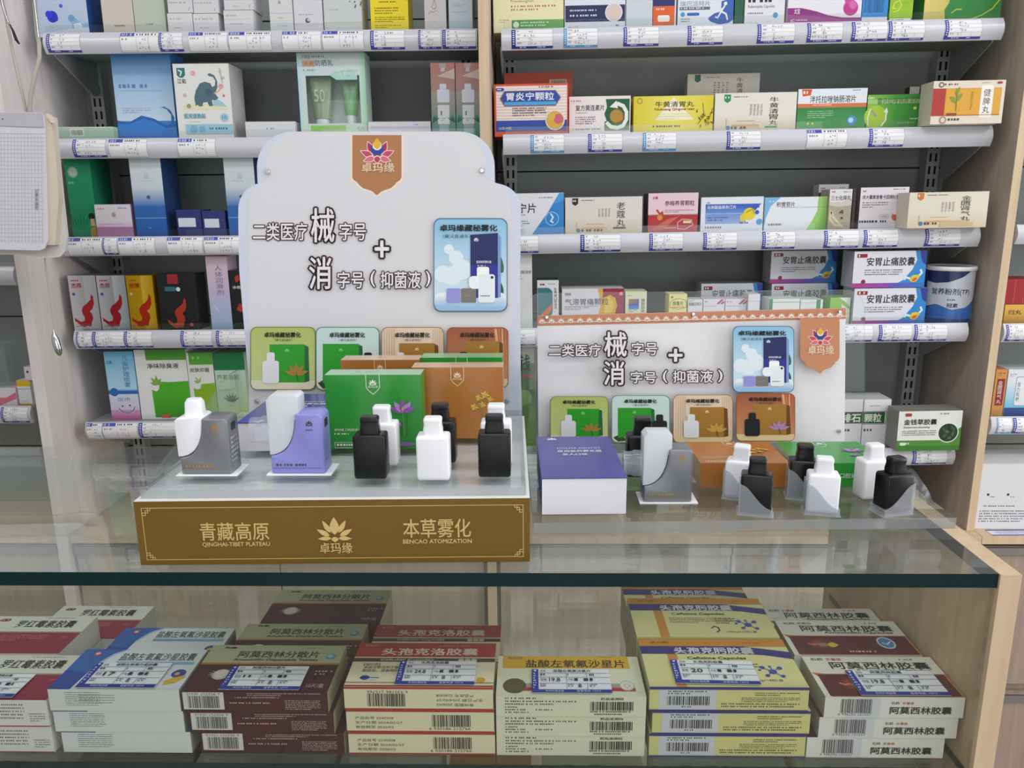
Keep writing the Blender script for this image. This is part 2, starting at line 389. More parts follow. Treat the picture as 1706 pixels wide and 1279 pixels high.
def side_panel(u, k, mat):
    x0, x1 = PX[k]; T = Matrix.Translation(-u.location); yp = YP2 if k == 'p2' else YP
    mb = MB(); mb.box((x0, yp + .0015, 0), (x1, YB + .02, 2.3), mat=mat); p = mb.build('side_panel', u, T)
    mb = MB(); mb.box((x0, yp, 0), (x1, yp + .0014, 2.3), mat=WOODE if k != 'p0' else WOODL); mb.build('edge_band', p)
def rail(u, x):
    mb = MB(); mb.box((x - .013, YB - .028, BZ + .001), (x + .013, YB - .001, 2.25), mat=METAL)
    for i in range(62):
        z = BZ + .016 + .025 * i
        for dx in (-.006, .005): mb.face([(x + dx - .0022, YB - .0284, z), (x + dx + .0022, YB - .0284, z), (x + dx + .0022, YB - .0284, z + .016), (x + dx - .0022, YB - .0284, z + .016)], mat=SLOT)
    mb.build('slotted_upright', u, Matrix.Translation(-u.location))
xl, xr = PX['p0'], PX['p1']
UL = unit('shelving_unit', 'middle-left shelf bay with skincare and personal care boxes', PX['p0'][1], PX['p1'][0], WOODP)
UR = unit('shelving_unit', 'middle-right shelf bay of stomach medicine, with beige edged panels on both sides', PX['p1'][1], PX['p2'][0], WOODP)
UFL = unit('shelving_unit', 'shelf bay at far left, mostly hidden by the hanging grid notepad', PX['p0'][0] - 0.95, PX['p0'][0], WOODP)
UFR = unit('shelving_unit', 'shelf bay at far right, cut off by the photo edge', PX['p2'][1], PX['p2'][1] + 0.95, WOODD)
side_panel(UL, 'p0', WOODL); side_panel(UR, 'p1', WOODP); side_panel(UR, 'p2', WOODP)
rail(UL, atY(178, 200, YB).x); rail(UL, PX['p1'][0] - .04); rail(UR, PX['p1'][1] + .03); rail(UR, atY(1541, 290, YB).x)
rail(UFR, PX['p2'][1] + .05); rail(UFL, PX['p0'][0] - .05)

SH = {}
STH, STB = 0.036, 0.0075                      # height and bulge of the price strips
def arc(t, k=0.0):
    a = math.pi * t; n = (math.pi * STB * math.cos(a), STH); L = math.hypot(*n)
    return (-STB * math.sin(a) - k * n[1] / L, -STH * t + k * n[0] / L * 0)
def shelf(key, u, lpx, rpx, lip=1.0):
    a, b = atY(*lpx, YS), atY(*rpx, YS); L = (b - a).length; ry = -math.asin((b.z - a.z) / L)
    M = Matrix.Translation(a) @ Matrix.Rotation(ry, 4, 'Y')
    mb = MB(); mb.box((0, .003, -.024), (L, YB - YS - .03, -.004), mat=METAL); mb.box((0, .003, -.034), (L, .012, -.024), mat=METAL)
    s = mb.build('shelf', u, Matrix.Translation(-u.location) @ M)
    mb = MB(); n = 10; ring = [arc(i / n) for i in range(n + 1)] + [(.0025, -STH), (.0025, 0)]
    mb.loft([[(x, y, z) for y, z in ring] for x in (0.0, L)], mat=STRIP, smooth=False)
    st = mb.build('price_strip', s)
    if lip: mb = MB(); mb.box((.004, .0005, .0), (L * lip - .004, .002, .013), mat=ACRY); mb.build('clear_lip', s)
    for x in (-.0034, L + .0004):
        mb = MB(); pr = [(YB - YS - .03, -.024), (YB - YS - .03, -.085), (YB - YS - .05, -.09), (.03, -.034), (.03, -.024)]
        q = [(x, y, z) for y, z in pr]; q2 = [(x + .003, y, z) for y, z in pr]; mb.loft([q, q2], mat=METAL, smooth=False); mb.build('bracket', s)
    SH[key] = dict(M=M, a=a, b=b, ry=ry, L=L, n=0, py=(lpx[1] + rpx[1]) / 2 + 15)
def shz(key, x): s = SH[key]; t = (x - s['a'].x) / (s['b'].x - s['a'].x); return s['a'].z + (s['b'].z - s['a'].z) * t - .004
for key, u, l, r in (
    ('L1', UL, (73, 55), (795, 47.5)), ('L2', UL, (86, 231), (795, 226)), ('L3', UL, (104, 395), (795, 389)), ('L4', UL, (124, 551), (795, 545)), ('L5', UL, (143, 703), (795, 696)),
    ('R1', UR, (835, 48.5), (1672, 29.7)), ('R2', UR, (838, 224), (1653, 209)), ('R3', UR, (842, 391.5), (1632, 378)), ('R4', UR, (846, 547), (1612, 537.5)), ('R5', UR, (850, 757), (1590, 744.5)),
    ('F2', UFR, (1709, 205), (2300, 195)), ('F3', UFR, (1694, 374), (2300, 368)), ('F4', UFR, (1671, 539), (2250, 532)), ('F5', UFR, (1650, 694), (2200, 690)),
    ('G3', UFL, (-520, 445), (24, 444)), ('G4', UFL, (-500, 679), (52, 676))):
    shelf(key, u, l, r, {"R2": .85, "R3": .82, "R5": .84}.get(key, 1.0))

# ---------------------------------------------------------------- price labels in the strips
class ArcFace(Face):
    def P(s, x, y):
        y_, z_ = arc(y, s.lay * s.step + .0004); return Vector((x, y_, z_))
    def r(s, x0, y0, x1, y1, col, mat=None):
        n = max(1, int((y1 - y0) * 26)); s.up()
        for i in range(n):
            a, b = y0 + (y1 - y0) * i / n, y0 + (y1 - y0) * (i + 1) / n
            s.mb.face([s.P(x0, b), s.P(x1, b), s.P(x1, a), s.P(x0, a)], col, mat or s.mat)
ORD = ('first', 'second', 'third', 'fourth', 'fifth', 'sixth', 'seventh', 'eighth', 'ninth', 'tenth', 'eleventh')
WHERE = {'L1': 'top strip of middle-left bay', 'L2': 'second strip of middle-left bay', 'L3': 'third strip of middle-left bay', 'L4': 'fourth strip of middle-left bay', 'L5': 'lowest strip of middle-left bay',
         'R1': 'top strip of middle-right bay', 'R2': 'second strip of middle-right bay', 'R3': 'third strip of middle-right bay', 'R4': 'fourth strip of middle-right bay', 'R5': 'lowest strip of middle-right bay',
         'F4': 'upper visible strip of far-right bay', 'F5': 'lower visible strip of far-right bay', 'G4': 'strip of far-left bay'}
STYLE = {'A': ('4648a0', 'blue border'), 'C': ('5c9fce', 'pale blue border'), 'D': ('2f3a86', 'navy border'), 'B': ('4a52b0', 'small blue tab')}
def price_label(key, x0, x1, st):
    s = SH[key]; n = s['n']; s['n'] += 1; ym = (s['a'].z, 0)
    def lx(px): t = (atY(px, s['py'], YS - .006).x - s['a'].x); return t
    a, b = lx(x0), lx(x1); wd = b - a; rn = random.Random(x0 * 31 + len(key)); mb = MB()
    f = ArcFace(mb, (0, 0, 0), (wd, 0, 0), (0, 0, -STH)); f.asp = wd / STH
    f.asp = 1.0 / STH; blue, word = STYLE[st]
    X = lambda t: a + wd * t
    f.r(a, .05, b, .95, 'f0eff2')
    for q in ((a, .05, a + .0005, .95), (b - .0005, .05, b, .95), (a, .05, b, .065), (a, .935, b, .95)): f.r(*q, '8c8c98')
    if st == 'B':
        f.r(X(.01), .06, X(.37), .22, blue); f.l(X(.04), .09, X(.34), .21, 1, 'dfe2f4', .8, seed=x0)
        f.l(X(.42), .1, X(.97), .2, 1, '4e4e58', .8, seed=x0 + 1)
        for v in (.24, .88): f.r(X(.01), v, X(.99), v + .012, 'b0b0ba')
        f.r(X(.42), .24, X(.426), .9, '9a9aa4'); f.r(X(.74), .24, X(.746), .9, '9a9aa4')
        f.l(X(.05), .32, X(.34), .44, 1, '8c8c98', .7, seed=x0 + 2); x = .46; rows = (.32, .5, .7)
    else:
        f.r(X(.0), .06, X(.10), .94, blue); f.r(X(.0), .84, X(1), .94, blue)
        for i in range(7): f.r(X(.03), .12 + .1 * i, X(.07), .17 + .1 * i, 'd5d8f0')
        for i in range(2): f.l(X(.2 + .42 * i), .86, X(.5 + .42 * i), .92, 1, 'd5d8f0', .8, seed=x0 + i)
        for v in (.26, .45, .64): f.r(X(.12), v, X(.98), v + .01, 'b2b2be')
        f.r(X(.45), .45, X(.456), .82, '9a9aa4'); f.r(X(.72), .64, X(.726), .82, '9a9aa4')
        x = .3; rows = (.11, .3, .48, .67)
        for i, v in enumerate(rows): f.l(X(.14), v, X(.25), v + .12, 1, '9c9ca8', .55, seed=x0 + 5 + i)
    for v in rows:                             # handwriting
        f.up(); px = x + rn.random() * .12; k = rn.randint(1, 4)
        for _ in range(k):
            q = [(X(px + rn.random() * .05), v + rn.random() * .13) for _ in range(4)]
            f.k(q, .0005, '5c5c6c'); px += .06 + rn.random() * .03
            if px > .9: break
    o = mb.build('price_label', None, s['M'])
    tag(o, f"{ORD[n]} price label from left, with {word}, on {WHERE[key]}", 'price label', 'price labels on the shelf strips')
for key, ls in {
    'L1': ((77, 133, 'A'), (200, 264, 'B'), (265, 304, 'A'), (314, 379, 'B'), (381, 452, 'B'), (470, 535, 'B'), (537, 606, 'B'), (617, 674, 'A'), (697, 735, 'A'), (737, 793, 'A')),
    'L2': ((121, 176, 'A'), (181, 245, 'B'), (296, 359, 'B')),
    'L3': ((112, 170, 'B'), (171, 195, 'A'), (197, 258, 'B'), (278, 338, 'B'), (340, 402, 'B')),
    'L4': ((127, 153, 'A'), (154, 206, 'A'), (207, 253, 'A'), (301, 353, 'A'), (360, 412, 'A')),
    'L5': ((144, 170, 'B'), (171, 229, 'B'), (231, 293, 'A'), (295, 350, 'A')),
    'R1': ((852, 921, 'D'), (939, 996, 'C'), (1039, 1098, 'A'), (1146, 1205, 'A'), (1262, 1324, 'A'), (1345, 1404, 'A'), (1419, 1478, 'A'), (1480, 1540, 'A'), (1574, 1635, 'A')),
    'R2': ((884, 940, 'C'), (980, 1037, 'A'), (1071, 1127, 'C'), (1211, 1268, 'A'), (1344, 1411, 'B'), (1448, 1506, 'A')),
    'R3': ((850, 897, 'A'), (967, 1034, 'D'), (1082, 1138, 'A'), (1172, 1228, 'A'), (1270, 1325, 'A'), (1373, 1431, 'A'), (1439, 1496, 'A'), (1541, 1600, 'A')),
    'R4': ((850, 892, 'A'), (1400, 1454, 'A'), (1464, 1519, 'A'), (1523, 1578, 'A')),
    'R5': ((1520, 1577, 'A'),), 'F4': ((1677, 1718, 'A'),), 'F5': ((1661, 1686, 'C'), (1688, 1745, 'A')), 'G4': ((2, 47, 'A'),)}.items():
    for l in ls: price_label(key, *l)

# ================================================================ the glass counter
ZC = 0.95; YF, YK = 0.600, 0.950               # counter top height, front and back
XR = atZ(1666, 963, ZC).x + .004; XLC = -1.05
CZ = atY(850, 1261, 0.6185).z                                     # glass shelf inside the case
ctr = empty('display_counter', (0, YF, 0), 'glass display counter with pale wood end panel, full of medicine boxes', 'display counter')
TC = Matrix.Translation((0, -YF, 0))
def edged(a, b, name, parent, T, body=GLASS, edge=GEDGE):
    mb = MB(); mb.box(a, b, mat={'*': body, 'f': edge, 'l': edge, 'r': edge}); return mb.build(name, parent, T)
edged((XLC, YF, ZC - .0125), (XR - .0005, YK, ZC), 'top_glass', ctr, TC, TOPG)
mb = MB(); mb.box((XLC + .012, YF + .003, .30), (XR - .0005, YF + .008, ZC - .013), mat=GLASS); mb.build('front_glass', ctr, TC)
mb = MB(); mb.box((XLC + .012, YK - .010, .30), ((XLC + XR) / 2 + .03, YK - .005, ZC - .013), mat=GLASS); mb.build('sliding_back_pane', ctr, TC)
mb = MB(); mb.box(((XLC + XR) / 2 - .03, YK - .017, .30), (XR - .0005, YK - .012, ZC - .013), mat=GLASS); mb.build('sliding_back_pane', ctr, TC)
edged((XLC + .012, YF + .0085, CZ - .008), (XR - .0005, YK - .018, CZ), 'glass_shelf', ctr, TC)
edged((XLC + .012, YF + .0085, CZ - .100), (XR - .0005, YK - .018, CZ - .092), 'glass_shelf', ctr, TC)
mb = MB(); mb.box((XR, YF - .002, 0), (XR + .0175, YK, ZC), mat=WOODE); mb.build('end_panel', ctr, TC)
mb = MB(); mb.box((XLC - .0065, YF - .002, 0), (XLC + .0115, YK, ZC - .013), mat=WOODE); mb.build('end_panel', ctr, TC)
mb = MB(); mb.box((XLC + .0125, YF + .003, 0.08), (XR - .0005, YK - .004, .2995), mat=WOODE); mb.build('plinth', ctr, TC)

# ================================================================ vaporizer display stands
def picture(f, kind, x0, y0, x1, y1):
    """One product picture printed on a display board."""
    q = SubFace(f, x0, y0, x1, y1)
    bg = {0: ('8fc4e2', 'dcecf6', '4f7690'), 1: ('b4c26a', 'ccd896', '6d7a34'), 2: ('c9e2dc', 'dfeee8', '5c8c6c'), 3: ('e6cfb6', 'ecdcc8', 'a07b50'), 4: ('a55a40', 'cf9468', '8a5236')}[kind]
    q.rr(-.012, -.012, 1.012, 1.012, .1, bg[2]); q.rr(0, 0, 1, 1, .095, bg[0], (bg[0], bg[1]))
    def bottle(bx, by, w, h, c):
        q.rr(bx + w * .26, by, bx + w * .74, by + h * .4, w * .12, c); q.rr(bx, by + h * .27, bx + w, by + h, w * .16, c)
    def box(a, b, c, d, col, dk, lite):
        q.p([(c, b + .01), (c + .06, b + .04), (c + .075, d - .02), (c, d)], dk); q.p([(a, b), (c, b), (c, d), (a, d)], col); q.lotus((a + c) / 2, b + .1, .035, lite)
    if kind == 0:
        for cx, cy, r in ((.25, .62, .13), (.12, .6, .12), (.38, .55, .14), (.3, .42, .1), (.2, .33, .07)): q.c(cx, cy, r, 'e3eff7')
        for i in range(7): q.p(petal(.955, .58, -80 + i * 11, .2, .045), '3d6a4c')
        for i in range(6): q.p(petal(.955, .82, -85 + i * 13, .17, .045), '2f5342')
        q.rr(0, .8, 1, 1, .095, 'c6dcf0', ('eef3f8', '9cc0e4'))
        q.p([(.5, .17), (.88, .15), (.88, .86), (.5, .86)], '232a63'); q.p([(.5, .5), (.88, .5), (.88, .86), (.5, .86)], '2f3392'); q.p([(.88, .15), (.92, .2), (.92, .85), (.88, .86)], '7f9ccf')
        q.lotus(.58, .225, .035, 'e6e8f5'); q.T('医用吸药雾化器', .585, .452, .79, .48, 'dfe3f5'); q.l(.6, .5, .75, .52, 1, 'cfd3ec', .7)
        q.rr(.17, .755, .36, .91, .02, '9a96dc'); q.rr(.37, .755, .58, .91, .02, '7b7974'); q.l(.4, .83, .55, .85, 1, 'a8935a', .6)
        q.rr(.48, .62, .7, .76, .06, 'f4f6fa'); q.rr(.59, .52, .76, .75, .03, 'fafbfd'); q.rr(.61, .6, .84, .91, .04, 'eef0f6'); q.c(.8, .635, .02, '33343c'); q.l(.64, .83, .82, .85, 1, '55565e', .7)
        q.T('卓玛缘藏秘雾化', .08, .06, .87, .13, '1b2226'); q.t('（藏汉直通车）', .12, .165, .5, .205, '24424e')
        return
    gc = ('2fa02c', '2a6a3e', '8fdc86') if kind < 3 else ('a97b34', '6e4a24', 'ecd8a4')
    if kind == 3:
        for i in range(5): q.r(.03 + .04 * i, .02, .045 + .04 * i, .9, 'd6b492'); q.r(.83 + .035 * i, .02, .842 + .035 * i, .9, 'd6b492')
    if kind == 4:
        for i in range(4): q.p([(.78 + .06 * i, 0.01), (.82 + .05 * i, .01), (.88 + .03 * i, .6), (.84 + .03 * i, .6)], ('e0a87c', 'c4744a')[i % 2])
    q.p([(0, .86), (1, .86), (1, .92), (.975, .975), (.92, 1), (.08, 1), (.025, .975), (0, .92)], 'e4dfc6' if kind < 3 else 'e8cfa0')
    if kind == 2: q.p([(.02, .9), (.12, .84), (.3, .97), (.1, .99)], '35503a')
    a, b, c, d = {1: (.29, .27, .84, .89), 2: (.1, .26, .68, .9), 3: (.28, .25, .86, .89), 4: (.28, .22, .86, .88)}[kind]
    box(a, b, c, d, *gc)
    for i in range(5): q.p(petal(c - .13, d - .12, -70 + 35 * i, .2, .07), ('a8863c' if kind in (1, 2) else 'c9a24a') if kind != 4 else 'b488b4')
    q.k([(c - .13, d - .14), (c - .1, d - .02)], .012, '4e5a2c')
    bx = {1: .18, 2: .7, 3: .17, 4: .14}[kind]; bottle(bx, .4, .26, .5, 'e9e9ee' if kind in (1, 3) else '222228')
    q.T('卓玛缘藏秘雾化', .21, .075, .78, .155, '1d2214'); q.t('（藏汉直通车）', .37, .18, .65, .215, '3c3a26')

def slogan(f, k):
    for s, x0, y0, x1, y1 in k: f.o(s, x0, y0, x1, y1)
def screw(name, px, py, Y, base, parent, r=.0028):
    p = atY(px, py, Y) - base; mb = MB(); n = 14
    mb.loft([[(p.x + rr_ * math.cos(2 * math.pi * i / n), p.y + y, p.z - rr_ * math.sin(2 * math.pi * i / n)) for i in range(n)] for rr_, y in ((r, 0), (r, -.0012), (r * .75, -.002))], mat=CHROME)
    mb.build(name, parent)

# ---------------------------------------------------------------- left stand: gold box, acrylic tray, scalloped board
o = atZ(235, 942, ZC); e = atZ(883, 936, ZC); SW = (e - o).length; srz = math.atan2(e.y - o.y, e.x - o.x)
sl = empty('display_stand', o, 'gold-fronted display stand with white scalloped board and clear acrylic tray', 'display stand', 'vaporizer display stands', rz=srz)
GH = 0.0585; PZ = ZC + GH + .0075; SD = 0.262
mb = MB(); mb.box((0, .002, .0005), (SW, SD, GH), {'*': 'e9e8ea'}, PRINT); mb.build('riser_box', sl)
mb = MB(); mb.box((0, 0, .0005), (SW, .002, GH), {'*': '765a22', 't': 'eee8d8'}, GLOSS)
f = Face(mb, (0, 0, GH), (SW, 0, 0), (0, 0, -GH), (231, 833, 883, 941), GLOSS); gl = 'd9bb78'
f.k([(249, 844), (866, 844)], 1.1, gl); f.k([(249, 931), (866, 931)], 1.1, gl); f.k([(243, 851), (243, 924)], 1.1, gl); f.k([(872, 851), (872, 924)], 1.1, gl)
for cx, sx in ((243, 1), (872, -1)):
    for cy, sy in ((844, 1), (931, -1)):
        P_ = lambda a, b: (cx + sx * a, cy + sy * b)
        f.k([P_(0, 0), P_(10, 0), P_(10, 8), P_(0, 8)], 1.1, gl, True)
        f.k([P_(0, 12), P_(6, 12), P_(6, 4), P_(14, 4), P_(14, 0), P_(17, 0)], 1.1, gl)
f.t('青藏高原', 336, 869, 450, 899, gl, .02); f.T('QINGHAI-TIBET PLATEAU', 338, 902, 450, 910, gl)
f.t('本草雾化', 673, 866, 785, 897, gl, .02); f.T('BENCAO ATOMIZATION', 672, 900, 786, 907, gl)
f.lotus(559, 886, 28, gl); f.t('卓玛缘', 533, 904, 587, 922, gl, .02)
mb.build('front_panel', sl)
mb = MB(); mb.box((.004, .006, GH + .0005), (SW - .003, SD, GH + .0073), mat={'*': ACRE, 't': ACRY, 'b': ACRY}); mb.build('acrylic_tray', sl)
for x in (.004, SW - .007):                    # clear side wings that rise to the board
    mb = MB(); mb.loft([[(x_, y, z + GH + .0073) for y, z in ((.02, .0003), (SD, .0003), (SD, .052), (SD - .03, .052), (.02, .004))] for x_ in (x, x + .003)], mat=ACRY, smooth=False); mb.build('side_wing', sl)
YBd = 0.885
def arcpts(cx, cy, r, a0, a1, n=10): return [(cx + r * math.cos(R(a0 + (a1 - a0) * i / n)), cy - r * math.sin(R(a0 + (a1 - a0) * i / n))) for i in range(n + 1)]
rt = [(628, 219)] + arcpts(766, 277, 58, 90, 0) + [(824, 304)] + arcpts(826, 348, 42, 78, 0)[:] + [(868, 372)]
lf = [(397, 372)] + arcpts(441, 348, 44, 180, 104) + [(429, 304)] + arcpts(487, 278, 59, 180, 90)
ibase = (Matrix.Translation(o) @ Matrix.Rotation(srz, 4, 'Z')).inverted()
def board_poly(px, Y): return [atY(x, y, Y) for x, y in px]
zb = ZC + .02
def scal(px, grow=0):
    pts = [((p.x), p.z) for p in board_poly(px, YBd)]
    return pts
top = scal(rt + [(866.5, 450)]) ; lft = scal([(398.5, 450)] + lf)
out = lft + top                                 # runs left foot, up, across, down the right side
xa = out[0][0]; xb = out[-1][0]; out = [(xa, zb)] + out + [(xb, zb)]
mb = MB(); mb.prism([(x, z) for x, z in reversed(out)], YBd, YBd + .004, 'd2d8e6', PRINT)
f = PxFace(mb, YBd)
inn = [(x * .93 + 632 * .07, y * .955 + 232 * .045) for x, y in lf + rt]
f.poly([(415, 700)] + [(max(x, 411), y) for x, y in inn] + [(851, 700)], 'dcdade')
f.pennant(587, 225, 669, 325, 'b37a50', 'f0e2d4'); f.logo(628.5, 255, 26); f.t('卓玛缘', 603, 271, 657, 287, 'ecd0b4', .03)
slogan(f, (('二类医疗', 422, 371, 512, 400), ('械', 519, 347, 557, 403), ('字号', 566, 371, 610, 400), ('+', 625, 401, 648, 428), ('消', 516, 428, 552, 481), ('字号', 563, 452, 606, 480), ('(', 618, 451, 625, 477), ('抑菌液', 635, 452, 701, 480), (')', 710, 451, 717, 477)))
picture(f, 0, 724, 365, 844, 517); picture(f, 1, 420, 545, 526, 647); picture(f, 2, 529, 545, 632, 647); picture(f, 3, 638, 545, 739, 646); picture(f, 4, 746, 545, 846, 643)
bo = mb.build('backboard', sl, ibase)
f = None
for px, py in ((446, 286), (803, 284), (845, 668), (428, 668)): screw('screw', px, py, YBd - .0003, Vector((0, 0, 0)), bo)

# ---------------------------------------------------------------- right stand: clear slab and framed sheet
o2 = atZ(889, 871, ZC + .011); e2 = atZ(1594, 862, ZC + .011); SW2 = (e2 - o2).length; r2 = math.atan2(e2.y - o2.y, e2.x - o2.x)
sr = empty('display_stand', (o2.x, o2.y, ZC), 'clear acrylic display stand with wide white sheet under an orange lotus border', 'display stand', 'vaporizer display stands', rz=r2)
mb = MB(); mb.box((0, 0, .0003), (SW2, .238, .011), mat={'*': ACRE, 't': ACRY, 'b': ACRY}); mb.build('acrylic_base', sr)
SZ = ZC + .011
ib2 = (Matrix.Translation((o2.x, o2.y, ZC)) @ Matrix.Rotation(r2, 4, 'Z')).inverted()
Y2 = 0.928
pl = [(870, 745), (870, 545)] + arcpts(905, 523, 35, 180, 90, 6) + arcpts(1410, 514, 31, 90, 0, 6) + [(1441, 745)]
pp = [(p.x, max(p.z, SZ + .0004)) for p in board_poly(pl, Y2 + .0025)]
mb = MB(); mb.prism([(x, z) for x, z in reversed(pp)], Y2 + .0025, Y2 + .0055, mat=ACRY); mb.build('acrylic_pane', sr, ib2)
q = [(895, 526), (1409, 513), (1407, 735), (897, 742)]
mb = MB(); mb.prism([(p.x, p.z) for p in reversed(board_poly(q, Y2))], Y2, Y2 + .0018, 'ebe9ec', PRINT)
f = PxFace(mb, Y2)
f.p([(895, 526), (1409, 513), (1409, 531), (895, 543)], 'c98a68')
for i in range(32):
    x = 903 + 15.85 * i; y = 535.5 - (x - 895) * .0245; f.lotus(x, y, 5.6, 'f3e6dc'); f.r(x + 5, y + 1, x + 11, y + 2.2, 'f3e6dc')
f.pennant(1329, 528, 1394, 620, 'c98a66'); f.logo(1362, 561, 18.5); f.t('卓玛缘', 1342, 573, 1384, 588, 'f0d6bc', .03)
slogan(f, (('二类医疗', 914, 571, 1000, 591), ('械', 1006, 551, 1042, 591), ('字号', 1051, 568, 1093, 589), ('+', 1112, 579, 1134, 599), ('消', 1005, 599, 1038, 638), ('字号', 1049, 616, 1091, 635), ('(', 1102, 614, 1109, 634), ('抑菌液', 1119, 614, 1184, 634), (')', 1193, 613, 1200, 633)))
picture(f, 0, 1218, 542, 1317, 649); picture(f, 1, 917, 657, 1011, 730); picture(f, 2, 1018, 655, 1112, 731); picture(f, 3, 1119, 654, 1215, 731); picture(f, 4, 1222, 651, 1317, 728)
sh2 = mb.build('printed_sheet', sr, ib2)
for px, py in ((911, 528), (1155, 523), (1399, 519), (914, 727), (1156, 724), (1398, 718)): screw('screw', px, py, Y2 - .0003, Vector((0, 0, 0)), sh2, .0024)

# ================================================================ things on the two stands
def rot(loc, rz=0.0): return dict(loc=loc, rz=rz)
BW, BD, BH, CW, CD, CH = 0.0285, 0.0195, 0.0395, 0.0158, 0.0125, 0.0150
def bottle(colour, px, py, Z, label, group, rz=0.0, cup=None, sc_=1.0):
    """Square-shouldered pocket bottle with a flat mouthpiece; optional clear cup with a curved rim."""
    p = atZ(px, py, Z); mat = BLACKP if colour == 'black' else WHITEP
    o = empty('vaporizer_bottle', (p.x, p.y + BD / 2, Z + .0004), label, 'vaporizer bottle', group, rz=rz); o.scale = (sc_,) * 3
    lift = .0022 if cup else 0
    mb = MB(); r = .0021
    mb.loft([rrect(BW - .0024, BD - .0024, r * .7, lift), rrect(BW - .0005, BD - .0005, r, lift + .0012), rrect(BW, BD, r, lift + .003), rrect(BW, BD, r, BH - .003), rrect(BW - .0006, BD - .0006, r, BH - .0014), rrect(BW - .0022, BD - .0022, r * .8, BH - .0002), rrect(CW + .002, CD + .002, .002, BH + .0003)], mat=mat)
    mb.build('body', o)
    mb = MB(); z = BH + .0004
    mb.loft([rrect(CW + .0008, CD, .0022, z), rrect(CW + .0008, CD, .0022, z + .004), rrect(CW - .0008, CD - .0014, .002, z + .009), rrect(CW - .0002, CD - .001, .002, z + .0115), rrect(CW - .0002, CD - .001, .002, z + CH - .0012), rrect(CW - .0026, CD - .0032, .0014, z + CH)], mat=mat)
    mb.build('mouthpiece', o)
    if cup:
        s = 1 if cup == 'L' else -1; w = BW / 2 + .0012; d = BD / 2 + .0012
        crv = [(-w, .031), (-w + .006, .0285)] + [(-w + .006 + (2 * w - .006) * t, .0285 - .0215 * math.sin(t * math.pi / 2) ** 1.2) for t in (.15, .3, .45, .6, .75, .9, 1.0)]
        pts = [(-w, 0), (w, 0)] + crv[::-1]
        if s < 0: pts = [(-x, z) for x, z in pts][::-1]
        for y0, y1 in ((-d, -d + .0008), (d - .0008, d)):
            mb = MB(); mb.prism(pts, y0, y1, mat=CLEARW); mb.build('clear_cup', o)
        mb = MB(); mb.box((-w, -d + .0009, 0), (w, d - .0009, .0016), mat=CLEARW)
        for x in (-w, w - .0008):
            h = (.031 if (x < 0) == (s > 0) else .007); mb.box((x, -d + .0009, .0017), (x + .0008, d - .0009, h), mat=CLEARW)
        mb.box((-w - .0015, -d - .001, -.0002), (w + .0015, d + .001, -.00005), mat=CLEARW); mb.build('cup_base', o)
    return o
GB = 'pocket vaporizer bottles'
LZ = PZ
bottle('black', 617, 799, LZ, 'black vaporizer bottle at the front of the gold stand, before the green carton', GB)
bottle('white', 637, 776, LZ, 'white vaporizer bottle behind the black one, before the green carton', GB, sc_=1.0)
bottle('white', 722, 801, LZ, 'white vaporizer bottle at the front of the gold stand, between two black ones', GB)
bottle('black', 734, 772, LZ, 'black vaporizer bottle behind the front white one on the gold stand', GB)
bottle('black', 824, 796, LZ, 'black vaporizer bottle at the right front corner of the gold stand', GB)
bottle('white', 827, 773, LZ, 'white vaporizer bottle before the brown carton, behind the corner black one', GB)
RZ = SZ
bottle('white', 1236, 834, RZ, 'white vaporizer bottle before the lying brown carton on the clear stand', GB, R(-22), 'L')
bottle('black', 1262, 860, RZ, 'black vaporizer bottle in clear cup, front left on the clear stand', GB, R(-14), 'L')
bottle('black', 1341, 833, RZ, 'black vaporizer bottle in clear cup, at the left end of the lying green carton', GB, R(-12), 'L')
bottle('white', 1373, 859, RZ, 'white vaporizer bottle in clear cup, front middle on the clear stand', GB, R(-12), 'L')
bottle('white', 1456, 832, RZ, 'white vaporizer bottle in back row, at the right end of the lying green carton', GB, R(10))
bottle('black', 1492, 859, RZ, 'black vaporizer bottle in clear cup, front right on the clear stand', GB, R(14), 'R')
bottle('black', 1070, 795, RZ, 'black vaporizer bottle behind the grey device on the clear stand', GB, sc_=1.18)

